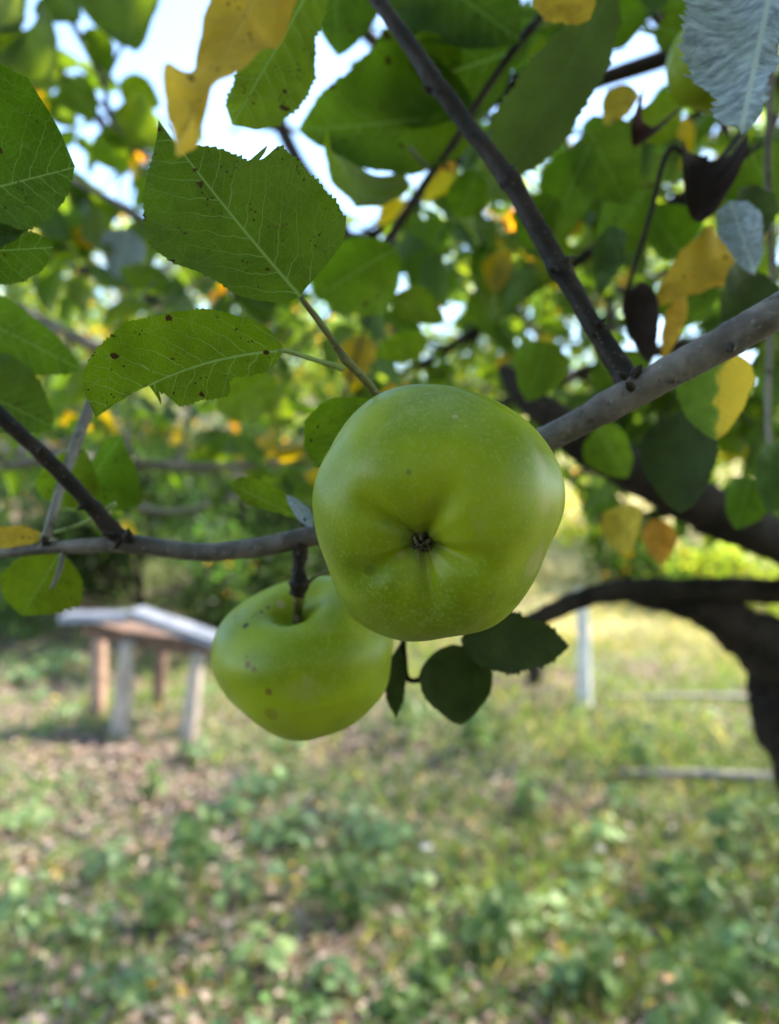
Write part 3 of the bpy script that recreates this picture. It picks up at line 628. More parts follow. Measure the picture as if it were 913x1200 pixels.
# ================================================================== THE FRUITING BRANCH (in focus)
fb = thing('fruiting_branch', 'smooth grey apple branch in focus carrying both green apples', 'branch', P(1000, 318, .245))
o = pxtube('bark', [(1010, 300, .245, 21), (913, 364, .250, 21), (860, 395, .255, 20.5), (800, 428, .260, 19), (740, 461, .266, 18.5), (690, 489, .271, 16.5), (640, 515, .277, 16), (560, 560, .285, 15), (460, 600, .290, 14), (370, 627, .292, 12.5), (330, 636, .293, 12), (290, 643, .295, 11.5), (230, 647, .298, 10.5), (150, 637, .302, 10), (100, 640, .306, 8), (50, 643, .310, 7), (0, 649, .315, 5.5), (-60, 655, .32, 4.5)],
       M['bark_grey'], fb, 10, 20, .035, nodes=((.27, .10, .012), (.12, .06, .006), (.77, .12, .012), (.83, .16, .02), (.36, .05, .01)), seed=11)
def nubs(parent, lst, mat):
    """small buds and scars along the wood"""
    for (px, py, d, r, ax) in lst:
        p = P(px, py, d); a = Vector(ax).normalized() * r * d / FPX
        v, f = tube([p - a, p, p + a * .8, p + a * 1.5], [r * d / FPX * .95, r * d / FPX * .9, r * d / FPX * .5, r * d / FPX * .12], 3, 7, .12, seed=int(px)); mk('bud', v, f, mat, parent)
tw = pxtube('side_twig', [(742, 458, .268, 15), (733, 440, .270, 14), (712, 408, .274, 12), (690, 372, .278, 11.5), (655, 312, .285, 12), (620, 250, .29, 11), (588, 198, .295, 11.5), (550, 150, .30, 10), (510, 95, .305, 10), (470, 38, .31, 9.5), (436, -10, .315, 9), (400, -60, .32, 8.5)],
            M['bark_brown'], fb, 10, 14, .10, nodes=((.03, .35, .018), (.36, .22, .010), (.52, .18, .010), (.74, .10, .008)), seed=12)
nubs(tw, [(746, 436, .262, 7, (.5, -.3, .8)), (738, 452, .256, 6, (-.6, -.6, .3)), (730, 440, .260, 5, (-.8, -.4, .3)), (664, 306, .282, 6.5, (.8, -.3, .6)), (597, 200, .292, 6, (.8, -.3, .7)), (648, 316, .278, 5, (-.6, -.6, 0)), (703, 378, .272, 5, (.8, -.4, .5)), (502, 104, .30, 5, (-.9, -.2, .4)), (696, 392, .268, 4, (-.7, -.7, .2))], M['bark_brown'])
lt = pxtube('side_twig', [(146, 637, .302, 11), (135, 625, .302, 10.5), (100, 585, .300, 9), (50, 533, .296, 9), (0, 487, .292, 9), (-60, 430, .288, 9)], M['bark_brown'], fb, 10, 12, .06, nodes=((.04, .30, .03), (.35, .12, .02), (.6, .15, .02)), seed=13)
nubs(lt, [(96, 594, .296, 4.5, (-.6, -.5, -.4)), (128, 627, .296, 5, (-.8, -.4, .2)), (48, 527, .292, 4.5, (.6, -.5, .6)), (150, 627, .294, 5, (.6, -.5, .8))], M['bark_brown'])
nubs(fb, [(857, 408, .240, 6.5, (-.3, -.9, -.5)), (150, 628, .296, 7, (.2, -.5, 1)), (52, 634, .306, 5, (-.2, -.3, 1)), (356, 612, .288, 4, (.3, -.4, 1))], M['bark_brown'])
pxtube('side_twig', [(52, 640, .310, 6), (58, 615, .309, 5.5), (75, 560, .32, 6), (100, 490, .34, 7), (120, 440, .37, 6)], M['bark_pale'], fb, 6, 8, .06, seed=14)
pxtube('side_twig', [(75, 645, .308, 3.5), (68, 672, .30, 3), (60, 690, .30, 2)], M['bark_pale'], fb, 5, 6, .06, seed=15)
# the leaf bearing twig above the front apple
lb = pxtube('leaf_twig', [(540, 565, .287, 5), (490, 515, .270, 5), (445, 466, .250, 4.8), (425, 442, .243, 5), (404, 420, .240, 4.6), (380, 385, .236, 4.2), (352, 348, .230, 3)], M['green_twig'], fb, 8, 9, .07, nodes=((.66, .25, .03), (.5, .15, .02)), seed=16)
# spur that carries the rear apple
sp = pxtube('spur', [(354, 632, .292, 10), (352, 652, .291, 8.5), (350, 668, .290, 8.5), (351, 682, .289, 10.5), (348, 697, .290, 9)], M['bark_brown'], fb, 8, 12, .12, nodes=((.45, -.12, .1), (.8, .15, .08)), seed=17)

HL = hero_leaf
HL(fb, (352, 347, .230), (185, 140, .232), M['leaf_under'],
   side1=[(335, 355), (320, 354), (285, 350), (258, 336), (240, 326), (215, 318), (190, 303), (176, 272), (175, 245), (180, 180)],
   side2=[(358, 338), (385, 310), (404, 290), (406, 270), (395, 250), (380, 232), (368, 222), (345, 200), (330, 186), (318, 180), (312, 190), (303, 197), (292, 192), (280, 184), (262, 177), (225, 170), (200, 168)],
   cup=.35, wave=.012, roll=.12, teeth=38, seed=1, y0=.01, label='large serrated leaf with a bite out of its upper edge', tint=(1.0, 1.0, 1.0))
HL(fb, (334, 411, .234), (112, 490, .226), M['leaf_under'],
   side1=[(330, 404), (315, 385), (290, 372), (250, 363), (200, 365), (150, 378), (115, 405), (97, 440), (98, 458)],
   side2=[(325, 424), (308, 438), (285, 440), (274, 440), (268, 446), (270, 458), (262, 463), (240, 468), (210, 475), (190, 475), (184, 466), (186, 456), (175, 453), (160, 458), (145, 463), (128, 474)],
   cup=.30, wave=.012, roll=-.15, teeth=40, seed=2, y0=-.075, stalk=[(403, 432, .240), (370, 422, .237)], label='serrated leaf pointing left with holes near its lower edge', tint=(1.3, 1.15, 1))
HL(fb, (440, 468, .262), (368, 548, .262), M['leaf_under'], side1=[(415, 465), (395, 466), (375, 475), (358, 495), (356, 520)], side2=[(440, 500), (425, 530), (400, 548)], cup=.3, teeth=22, seed=3, stalk=[(450, 472, .262)], label='small serrated leaf half hidden by the front apple', tint=(1.2, 1.15, 1))
HL(fb, (362, 612, .294), (268, 566, .284), M['leaf_light'], W=.22, side1=[(350, 592), (330, 575), (300, 562), (280, 560)], side2=[(335, 603), (305, 596), (288, 590)], cup=.5, teeth=16, seed=4, roll=.3, label='small curled leaf with a brown tip on the branch')
HL(fb, (366, 618, .288), (336, 580, .288), M['leaf_silver'], W=.26, cup=.3, teeth=8, seed=5, roll=.8, label='small silvery leaf beside the front apple')
# leaves hanging under the front apple, backlit darkness put into their colour
pxtube('leaf_twig', [(460, 640, .30, 5), (470, 720, .33, 3.6), (474, 765, .335, 3.4), (478, 795, .335, 3.2), (495, 795, .335, 4), (508, 780, .335, 3)], M['bark_dark'], fb, 6, 7, .08, seed=18)
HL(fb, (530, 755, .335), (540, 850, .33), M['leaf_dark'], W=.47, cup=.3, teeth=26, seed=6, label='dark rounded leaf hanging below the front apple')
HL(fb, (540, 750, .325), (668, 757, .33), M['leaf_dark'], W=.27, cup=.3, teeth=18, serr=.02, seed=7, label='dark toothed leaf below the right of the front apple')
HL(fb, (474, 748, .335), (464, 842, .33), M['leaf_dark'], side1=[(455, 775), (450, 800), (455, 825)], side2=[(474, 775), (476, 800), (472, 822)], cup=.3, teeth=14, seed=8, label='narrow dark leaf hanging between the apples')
# left edge leaves of this branch
HL(fb, (-70, 350, .34), (92, 432, .34), M['leaf_light'], W=.26, teeth=22, seed=9, cup=.4, roll=.5, tint=(.62, .75, .8), label='blurred green leaf at the left edge')
HL(fb, (-60, 440, .33), (62, 500, .325), M['leaf_light'], W=.36, teeth=22, seed=10, cup=.4, roll=-.3, tint=(.62, .72, .8))
HL(fb, (60, 590, .33), (98, 527, .33), M['leaf_light'], W=.5, teeth=18, seed=11, cup=.5, roll=.3, tint=(.75, .75, .9))
HL(fb, (88, 590, .36), (142, 510, .36), M['leaf_light'], W=.42, teeth=18, seed=12, cup=1.1, roll=.6, tint=(.5, .65, .9), label='glossy curled leaf behind the left twig')
HL(fb, (70, 648, .33), (25, 722, .335), M['leaf_light'], W=.5, teeth=12, serr=.03, seed=13, cup=.3, roll=-.2, tint=(.75, .68, .6), label='ragged yellow green leaf below the branch at left')
HL(fb, (50, 628, .315), (-40, 632, .31), M['leaf_yellow'], W=.16, teeth=12, seed=14, cup=.3, stalk=[(135, 590, .31), (100, 612, .312)], label='yellow leaf tip on a long stalk at the left edge')

# ------------------------------------------------------------------ APPLES
def apple_mat(name, spots, warm, seed):
    """spots = [(object-space point, radius, colour)] are skin blemishes, plus painted rim light and calyx shade"""
    t = NT(name); ob = t.obj()
    shf = t.n('ShaderNodeVectorMath', operation='ADD'); t.L(ob, shf.inputs[0]); shf.inputs[1].default_value = (seed, seed * .7, 0); v = shf.outputs[0]
    big = t.noise(v, 22, 3); midn = t.noise(v, 110, 4); fine = t.noise(v, 900, 3)
    c = t.mix(t.ramp(big, .32, .68), (.135, .190, .002), (.275, .325, .006))
    c = t.mix(t.math('MULTIPLY', t.ramp(midn, .45, .75), .35), c, (.24, .32, .03))
    c = t.mix(t.math('MULTIPLY', t.ramp(fine, .50, .70), .45), c, (.27, .34, .06))
    # paler lenticels
    cell = t.n('ShaderNodeTexVoronoi'); t.L(v, cell.inputs['Vector']); cell.inputs['Scale'].default_value = 520
    sc = t.n('ShaderNodeSeparateColor'); t.L(cell.outputs['Color'], sc.inputs[0])
    le = t.math('MULTIPLY', t.ramp(cell.outputs['Distance'], .26, .12), t.math('GREATER_THAN', sc.outputs[0], .45))
    c = t.mix(t.math('MULTIPLY', le, .17), c, (.42, .47, .16))
    # faint russet bloom
    c = t.mix(t.math('MULTIPLY', t.ramp(t.noise(v, 40, 6, .75), .56, .70), .45), c, (.30, .30, .10))
    for (p, r, col, soft) in spots:
        dn = t.n('ShaderNodeVectorMath', operation='DISTANCE'); t.L(ob, dn.inputs[0]); dn.inputs[1].default_value = p
        d = t.math('ADD', dn.outputs['Value'], t.math('MULTIPLY', t.math('SUBTRACT', midn, .5), r * 1.2))
        c = t.mix(t.math('MULTIPLY', t.ramp(d, r, r * .45), soft), c, col)
    h = t.math('ADD', t.math('MULTIPLY', fine, .3), midn)
    b = t.bsdf(c, t.math('ADD', .33, t.math('MULTIPLY', midn, .16)), t.bump(h, .25, .0006), **{'Specular_IOR_Level': .26, 'Subsurface_Weight': .08, 'Subsurface_Scale': .004})
    return t.done(b)
def apple(center, axis_calyx, up, Rad, rphi, h_cal, h_stem, furrow, fur_ph, name_lbl, spots_px, seed, cal_depth=.2, stem_depth=.3, nt=110, npn=160):
    """body of an apple: axis_calyx points from the middle to the flower end; rphi(angle) is its girth"""
    w = Vector(axis_calyx).normalized(); u = (Vector(up) - w * Vector(up).dot(w)).normalized(); s = w.cross(u)   # angle 0 along s, 90 along u
    C = Vector(center); V = []
    for i in range(nt + 1):
        th = math.pi * i / nt; rho = math.sin(th) ** .88 if 0 < i < nt else 0
        ct = math.cos(th)
        for j in range(npn):
            ph = 2 * math.pi * j / npn; g = rphi(ph); r_ = rho
            z = (abs(ct) ** .92) * math.copysign(1, ct); z *= h_cal if z > 0 else h_stem
            if ct > 0:
                gd = math.exp(-(r_ / .23) ** 2) * cal_depth + math.exp(-(r_ / .55) ** 2) * .19
                fz = math.cos(5 * (ph - fur_ph)); fz = (.5 + .5 * fz) ** 2.2
                z -= gd + furrow * fz * math.exp(-((r_ - .30) / .26) ** 2) - furrow * .45 * (1 - fz) * math.exp(-((r_ - .42) / .25) ** 2)
                g = 1 + (g - 1) * min(1, r_ * 1.1)
                g *= 1 - .035 * fz * math.exp(-((r_ - .8) / .3) ** 2)
            else:
                z += .075 * math.sin(ph * 1.0 + seed) * math.exp(-((r_ - .62) / .3) ** 2) * (seed == 2)
                z += stem_depth * math.exp(-(r_ / .26) ** 2) + .07 * math.exp(-(r_ / .6) ** 2); g = 1 + (g - 1) * min(1, r_ * 1.1)
            lump = 1 + .018 * math.sin(2.3 * ph + 3.1 * ct + seed) * rho + .014 * math.sin(3.7 * ph - 4.0 * ct + 2 * seed) * rho + .010 * math.sin(9 * ct + 1.9 * math.sin(ph) * 3 + seed) * rho
            lump = 1 + (lump - 1) * min(1, abs(math.sin(ph * .5)) * 3)
            p = C + (s * math.cos(ph) + u * math.sin(ph)) * (rho * g * Rad * lump) + w * (z * Rad)
            V.append(p)
    F = [(i * npn + j, i * npn + (j + 1) % npn, (i + 1) * npn + (j + 1) % npn, (i + 1) * npn + j) for i in range(nt) for j in range(npn)]
    F = [f[::-1] for f in F]
    bvh = BVHTree.FromPolygons([tuple(p) for p in V], F)
    sp_ = []; O = Vector((0, 0, CAM_Z)); cst = {'black': (.012, .012, .008), 'brown': (.16, .085, .02), 'tan': (.38, .30, .14), 'olive': (.12, .16, .02), 'grey': (.16, .15, .09)}
    for (px, py, r, cn, soft) in spots_px:
        hit = bvh.ray_cast(O, (P(px, py, 1) - O).normalized())
        if hit[0]: sp_.append((tuple(hit[0] - C), r * 1.35 * hit[0].y / FPX, cst[cn], min(1, soft * 1.15)))
    cv = w * (h_cal - cal_depth - .19) * Rad
    sp_.append((tuple(cv), .0085, (.13, .16, .02), .8)); sp_.append((tuple(cv), .0044, (.03, .025, .012), .97))  # shade of the basin and calyx hole painted into the skin
    root = thing('apple', name_lbl, 'apple', C)
    o = mk('skin', V, F, apple_mat('apple_skin_%d' % seed, sp_, 0, seed * 3.3), root)
    # calyx: five withered sepals round a dark eye
    cp = C + cv; parts = []
    for k in range(6):
        a = fur_ph + k * 1.047 + .3; dd = (s * math.cos(a) + u * math.sin(a))
        parts.append(tube([cp + dd * .0016 - w * .001, cp + dd * .0022 + w * .0014, cp + dd * (.0020 if k % 2 else .0008) + w * .0032, cp + dd * (.0002 if k % 3 else .0030) + w * .0046 + u * (.0012 if k % 2 else -.0012)], [.0006, .0008, .0005, .0002], 4, 5, .3, seed=k))
    v, f = join_vf(parts); mk('calyx', v, f, M['calyx'], root)
    return root, C, w, u, s
M['calyx'] = bark_mat('dried_calyx', (.035, .026, .018), (.20, .16, .10), 3, .2, .9)

# front apple, its flower end turned towards us; girth follows the fruit's irregular outline
out1 = [(512, 446), (545, 447), (577, 456), (606, 474), (630, 502), (645, 530), (656, 562), (658, 600), (655, 640), (645, 680), (628, 715), (600, 738), (572, 752), (545, 758), (515, 758), (486, 753), (455, 742), (430, 728), (410, 706), (395, 678), (383, 645), (372, 615), (366, 585), (368, 560), (378, 530), (398, 497), (425, 472), (455, 456), (485, 448)]
c1 = (512, 602); D1 = .235
angs = [math.atan2(-(y - c1[1]), x - c1[0]) for x, y in out1]; rr_ = [math.hypot(x - c1[0], y - c1[1]) for x, y in out1]
pr = sorted(zip(angs, rr_)); A_ = np.array([p[0] for p in pr]); R_ = np.array([p[1] for p in pr]); A3 = np.concatenate([A_ - 2 * np.pi, A_, A_ + 2 * np.pi]); R3 = np.concatenate([R_, R_, R_])
Rm = 150.0
def g1(ph):
    a = (ph + math.pi) % (2 * math.pi) - math.pi
    return sum(np.interp(a + k, A3, R3) for k in (-.09, -.045, 0, .045, .09)) / 5 / Rm
apple(P(c1[0], c1[1], D1), (-.27, -1, -.40), (0, 0, 1), Rm / FPX * D1 * .972, g1, .90, .84, .055, R(-98), 'large green apple in focus with its calyx end facing the camera',
      [(479, 553, 4, 'olive', .7), (533, 488, 4, 'tan', .6), (434, 667, 7, 'olive', .7), (551, 744, 3, 'black', .7), (556, 750, 2.5, 'brown', .6), (635, 545, 16, 'tan', .30), (640, 590, 14, 'tan', .25), (470, 650, 6, 'tan', .4), (452, 612, 5, 'olive', .3), (575, 700, 5, 'olive', .3), (628, 660, 18, 'tan', .35)], 1, cal_depth=.15)  # large soft tan patches paint the rim light on the right edge
def g2(ph): return 1 + .032 * math.cos(2 * ph + .4) + .026 * math.cos(3 * ph + 1) + .012 * math.cos(5 * ph)
ap2, C2, w2, u2, s2 = apple(P(357, 765, .312), (.14, .58, -1), (0, -1, 0), 107 / FPX * .312 * .965, g2, .86, .80, .05, 0.5, 'smaller green apple with dark specks hanging behind from a short spur',
      [(288, 733, 3.6, 'black', 1), (276, 722, 3, 'brown', .6), (306, 717, 2.2, 'black', .8), (314, 712, 2.2, 'brown', .9), (300, 720, 2, 'brown', .9), (296, 723, 1.6, 'black', .8), (329, 708, 5.5, 'tan', .75), (290, 779, 4.5, 'brown', .8), (298, 784, 3.5, 'brown', .7), (315, 811, 4, 'brown', .7), (317, 838, 9, 'brown', .35), (289, 770, 3, 'brown', .5)], 2, stem_depth=.34)
apple(P(851, 66, .46), (.25, -.35, -1), (0, -1, 0), 64 / FPX * .46, g2, .84, .80, .04, 0.2, 'green apple mostly hidden behind the silvery leaf at the upper right', [], 3, stem_depth=.3, nt=60, npn=90)
stem_pt = C2 - w2 * (.80 - .34 - .05) * (107 / FPX * .312)
v, f = tube([stem_pt, stem_pt + Vector((.0, -.001, .006)), P(350, 694, .29)], [.0022, .0021, .0028], 6, 9, .08, seed=3); mk('stem', v, f, M['green_twig'], ap2)
v, f = tube([P(354, 694, .291), P(366, 678, .288), P(380, 671, .286), P(392, 669, .29)], [.0009, .0008, .0008, .0008], 6, 7, .05, seed=3); mk('stalk', v, f, M['green_twig'], ap2)

# ================================================================== NEAR LEAVES on their own twigs
tl = thing('leafy_twig', 'near twig with big leaves entering at the left edge', 'twig', P(-160, 300, .25))
v, f = tube([P(-260, 420, .26), P(-160, 330, .25), P(-120, 240, .24), P(-110, 100, .24)], [.002, .002, .0016, .001], 6, 8, .05); mk('stem', v, f, M['bark_brown'], tl)
HL(tl, (-125, 250, .245), (86, 196, .235), M['leaf_under'], side1=[(-90, 170), (-40, 100), (0, 84), (25, 86), (48, 96), (62, 114), (66, 135), (72, 160)], side2=[(-90, 300), (-40, 305), (0, 290), (40, 268), (62, 255), (76, 235), (84, 215)], cup=.35, seed=21, roll=-.15, teeth=40, tint=(.72, .82, .9), label='large dark green leaf with brown spots at the left edge')
HL(tl, (-110, 300, .25), (62, 290, .243), M['leaf_under'], side1=[(-60, 270), (0, 262), (40, 272), (58, 282)], side2=[(-60, 335), (0, 332), (30, 328), (48, 318), (60, 300)], cup=.3, seed=22, roll=.1, teeth=34, tint=(.8, .85, .9))
yt = thing('leafy_twig', 'near twig above with a curled yellow leaf hanging down', 'twig', P(340, -90, .20))
v, f = tube([P(520, -160, .22), P(420, -110, .205), P(340, -80, .160), P(290, -90, .155)], [.002, .0017, .0014, .001], 6, 8, .05); mk('stem', v, f, M['bark_brown'], yt)
HL(yt, (335, -75, .155), (206, 172, .135), M['leaf_yellow'], side1=[(255, -40), (247, 0), (238, 35), (229, 60), (210, 74), (196, 94), (195, 120), (200, 150)], side2=[(372, -40), (352, 5), (322, 50), (280, 88), (248, 115), (230, 150)], cup=1.3, wave=.05, seed=23, roll=.35, teeth=9, serr=.006, label='curled yellow leaf with a brown scorched corner')
HL(yt, (378, -40, .30), (272, 146, .285), M['leaf_light'], side1=[(330, -10), (300, 30), (278, 80), (266, 125)], side2=[(385, 0), (368, 45), (368, 90), (350, 128), (322, 150), (298, 154)], cup=.25, seed=24, roll=.1, teeth=30, tint=(1.05, 1.0, 1), label='bright yellow green leaf speckled with black spots')
gt = thing('leafy_twig', 'twig with a broad olive leaf and silvery leaf at the upper right', 'twig', P(760, -80, .33))
v, f = tube([P(960, -140, .18), P(860, -90, .22), P(740, -50, .32), P(640, -60, .34)], [.003, .0026, .002, .001], 6, 8, .05); mk('stem', v, f, M['bark_brown'], gt)
HL(gt, (722, -20, .36), (588, 214, .35), M['leaf_olive'], side1=[(690, 5), (650, 40), (610, 90), (580, 140), (573, 180)], side2=[(728, 20), (715, 70), (690, 120), (660, 165), (625, 198)], cup=.3, kw_quilt=.001, seed=25, roll=.2, teeth=24, label='long broad olive green leaf hanging behind the dark twig')
HL(gt, (915, -70, .180), (868, 154, .165), M['leaf_silver'], side1=[(870, -30), (830, 0), (812, 45), (808, 75), (818, 95), (812, 100), (828, 112), (840, 120), (836, 136), (852, 150)], side2=[(930, 0), (905, 60), (905, 90), (898, 120), (884, 140)], cup=.8, wave=.03, seed=26, roll=.25, teeth=31, serr=.022, label='silvery grey ragged leaf curling at the upper right corner')
HL(gt, (640, -35, .33), (692, 22, .33), M['leaf_yellow'], W=.45, cup=.6, seed=29, teeth=8, serr=.04, label='torn yellow leaf at the top edge')
HL(gt, (845, -10, .34), (815, 28, .33), M['leaf_yellow'], W=.3, cup=.6, seed=30, teeth=8, tint=(1, .6, .3))

# middle distance twig crossing at the top centre, with larger leaves round it
ct = thing('leafy_branch', 'thin twig slanting down behind the dark side twig', 'branch', P(690, -60, .48))
pxtube('twig', [(700, -70, .48, 6), (640, 12, .48, 5), (612, 45, .48, 5), (590, 75, .48, 4.6), (560, 120, .48, 4.4), (530, 170, .48, 4), (505, 205, .48, 4), (475, 250, .48, 3.4), (445, 290, .48, 2.5)], M['bark_brown'], ct, 8, 9, .07, nodes=((.2, .3, .02), (.62, .2, .02)), seed=31)
pxtube('twig', [(508, 200, .48, 2.5), (495, 190, .475, 2.2), (480, 172, .47, 2.6)], M['bark_pale'], ct, 6, 7, .05, seed=32)
cr = random.Random(5)
for (b, tp, W, tn) in (((600, 60), (405, 125), .33, (.5, .62, .7)), ((560, 130), (350, 160), .34, (.75, .85, .8)), ((395, -60), (392, 68), .42, (.42, .55, .7)), ((470, -50), (600, 30), .42, (.48, .6, .7)), ((690, 170), (640, 290), .3, (.6, .75, .8)),
                      ((560, 200), (535, 262), .38, (.6, .72, .8)), ((420, 190), (412, 250), .4, (.9, .9, .9)), ((650, 230), (615, 290), .4, (.55, .65, .8)), ((462, 292), (372, 345), .40, (.7, .8, .8)), ((460, 350), (520, 372), .35, (.9, .9, .8)),
                      ((320, 440), (255, 480), .4, (1, 1, .9)), ((620, 60), (670, 100), .35, (.9, .9, .8)), ((500, 395), (440, 415), .3, (1, 1, .9)), ((480, 50), (540, 78), .3, (.9, .9, .8))):
    HL(ct, (b[0], b[1], cr.uniform(.46, .52)), (tp[0], tp[1], cr.uniform(.44, .52)), M['leaf_mid'] if False else M['leaf_light'], W=W, cup=.5, wave=.03, roll=cr.uniform(-.6, .6), teeth=22, nu=70, nv=5, seed=cr.randrange(999), tint=tn, bend=cr.uniform(-.2, .1))

rt = thing('leafy_branch', 'twigs of half dead leaves hanging over the right of the grey branch', 'branch', P(900, -60, .42))
pxtube('twig', [(930, -60, .42, 5), (905, 60, .42, 4.5), (878, 140, .41, 4), (845, 185, .40, 3.5), (820, 200, .40, 3), (785, 175, .40, 3), (760, 260, .42, 3), (735, 340, .44, 2.4)], M['bark_brown'], rt, 8, 8, .07, seed=33)
pxtube('twig', [(905, 60, .42, 4), (900, 200, .44, 4), (905, 330, .46, 3.6), (900, 480, .47, 3.5), (908, 600, .48, 3)], M['bark_pale'], rt, 8, 8, .07, seed=34)
for (b, tp, dd, W, mt, tn, cu, lbl) in (
    ((830, 185), (822, 262), .39, .38, 'leaf_dead', (1, 1, 1), 2.0, 'black shrivelled dead leaf'), ((748, 330), (760, 425), .42, .20, 'leaf_dead', (1, 1, 1), 2.0, 'black dried leaf hanging above the grey branch'),
    ((856, 235), (885, 320), .37, .24, 'leaf_silver', (1, 1, 1), 1.5, 'folded grey green leaf'), ((888, 215), (868, 300), .38, .25, 'leaf_dark', (2, 2, 2), 1.0, None),
    ((875, 300), (770, 350), .42, .28, 'leaf_yellow', (1, 1, 1), 1.4, 'folded yellow leaf with a pale face'), ((800, 345), (778, 420), .43, .14, 'leaf_yellow', (1, .95, 1), .8, None),
    ((885, 265), (872, 310), .45, .30, 'leaf_yellow', (.9, .8, 1), .6, None), ((895, 320), (850, 385), .40, .42, 'leaf_dark', (1.6, 1.6, 1.6), .6, None),
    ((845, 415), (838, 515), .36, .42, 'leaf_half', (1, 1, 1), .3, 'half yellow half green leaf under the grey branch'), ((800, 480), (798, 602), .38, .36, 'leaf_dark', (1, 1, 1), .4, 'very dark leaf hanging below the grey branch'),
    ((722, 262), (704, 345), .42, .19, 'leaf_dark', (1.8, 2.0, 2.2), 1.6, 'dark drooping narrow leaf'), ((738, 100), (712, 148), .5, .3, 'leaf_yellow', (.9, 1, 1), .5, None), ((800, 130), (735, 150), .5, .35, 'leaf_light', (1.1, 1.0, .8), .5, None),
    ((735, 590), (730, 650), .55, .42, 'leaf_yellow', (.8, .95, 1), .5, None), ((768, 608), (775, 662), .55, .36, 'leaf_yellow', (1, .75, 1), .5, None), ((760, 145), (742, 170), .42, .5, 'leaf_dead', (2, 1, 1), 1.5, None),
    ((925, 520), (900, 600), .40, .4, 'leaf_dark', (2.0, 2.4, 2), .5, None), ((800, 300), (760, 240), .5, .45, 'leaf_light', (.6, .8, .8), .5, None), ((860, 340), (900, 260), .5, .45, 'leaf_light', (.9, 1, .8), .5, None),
    ((640, 400), (618, 470), .5, .42, 'leaf_light', (.6, .7, .8), .5, None), ((700, 500), (735, 560), .55, .42, 'leaf_light', (.6, .7, .8), .5, None), ((880, 560), (862, 620), .5, .42, 'leaf_light', (.5, .7, .8), .5, None), ((690, 150), (735, 240), .5, .4, 'leaf_light', (.6, .72, .8), .5, None), ((780, 380), (840, 330), .48, .4, 'leaf_light', (.5, .65, .9), .5, None), ((700, 420), (760, 480), .55, .42, 'leaf_light', (.5, .6, .7), .5, None), ((690, 40), (760, 10), .5, .4, 'leaf_light', (.6, .75, .8), .5, None),
    ((770, 30), (840, 60), .5, .4, 'leaf_light', (.6, .7, .8), .5, None), ((880, 180), (920, 250), .5, .5, 'leaf_light', (.55, .7, .8), .5, None), ((760, 220), (700, 300), .52, .36, 'leaf_light', (.6, .75, .8), .5, None)):
    if mt == 'leaf_dead' and mt not in M: M[mt] = hero_leaf_mat('leaf_dead', (.028, .017, .014), (.02, .010, .008), (.04, .025, .02), .2, .15, .8, veinb=.5)
    HL(rt, (b[0], b[1], dd), (tp[0], tp[1], dd - .01), M[mt], W=W, cup=cu, wave=.04 if cu > 1 else .02, roll=cr.uniform(-.5, .5), teeth=18, nu=70, nv=6, seed=cr.randrange(999), tint=tn, label=lbl, roll_=0) if False else HL(rt, (b[0], b[1], dd), (tp[0], tp[1], dd - .01), M[mt], W=W, cup=cu, wave=.05 if cu > 1 else .02, roll=cr.uniform(-.5, .5), teeth=18, nu=70, nv=6, seed=cr.randrange(999), tint=tn, label=lbl)

LB = leafy_branch
LB('blurred leafy branch against the sky at the upper left', [(-80, 40, 1.5, 4), (20, 60, 1.5, 3.5), (90, 100, 1.52, 3), (150, 150, 1.55, 3), (180, 190, 1.58, 2)], 41, 50, 9, .16, (.055, .075), tints=[(1, 1, 1), (.9, 1, .9), (1.2, 1.15, .9)], yel=.03)
ul = thing('leafy_branch', 'blurred pale twig with round leaves against the sky beside the yellow leaf', 'branch', P(40, -60, .95))
pxtube('twig', [(30, -60, .95, 4), (75, 10, .95, 4), (100, 55, .95, 3.6), (122, 100, .95, 3.4), (128, 135, .95, 3), (150, 165, .95, 2.6), (175, 185, .95, 2.4)], M['bark_pale'], ul, 8, 8, .07, seed=61)
pxtube('twig', [(122, 100, .95, 2.6), (140, 60, .96, 2.2), (165, 20, .97, 2), (175, -30, .97, 2)], M['bark_pale'], ul, 8, 8, .07, seed=62)
pxtube('twig', [(-60, 160, .95, 4), (60, 190, .95, 3.6), (110, 225, .95, 3.4), (170, 265, .95, 3), (210, 300, .95, 2)], M['bark_pale'], ul, 8, 8, .07, seed=63)
for (b, tp, W, tn) in (((28, 34), (64, 98), .42, (.9, .9, .8)), ((-14, 40), (18, 84), .42, (1, 1, .9)), ((150, -20), (155, 58), .48, (.75, .8, .8)), ((103, 32), (128, 86), .36, (.6, .7, .8)), ((58, -20), (92, 22), .4, (.6, .7, .8)),
                      ((140, 96), (188, 124), .40, (1.1, 1, .9)), ((135, 132), (186, 170), .42, (1, 1, .9)), ((72, 96), (116, 136), .28, (.7, .8, .8)), ((68, 128), (90, 146), .4, (.7, .8, .8)), ((112, 158), (150, 200), .42, (.8, .9, .8)),
                      ((62, 228), (138, 255), .40, (.85, .95, .8)), ((165, 205), (178, 250), .4, (.8, .9, .8)), ((100, 270), (60, 300), .35, (.9, .9, .9)), ((30, 20), (-10, 0), .4, (.9, .8, .8)), ((160, 260), (190, 300), .4, (.7, .8, .8))):
    HL(ul, (b[0], b[1], cr.uniform(.92, .98)), (tp[0], tp[1], cr.uniform(.90, 1.0)), M['leaf_light'], W=W, cup=.5, wave=.03, roll=cr.uniform(-.4, .4), teeth=18, nu=40, nv=4, seed=cr.randrange(999), tint=tn)
HL(ul, (150, 268, .9), (136, 326, .9), M['leaf_silver'], W=.42, cup=.4, teeth=8, nu=40, nv=4, seed=64, label='round blue grey leaf out of focus')
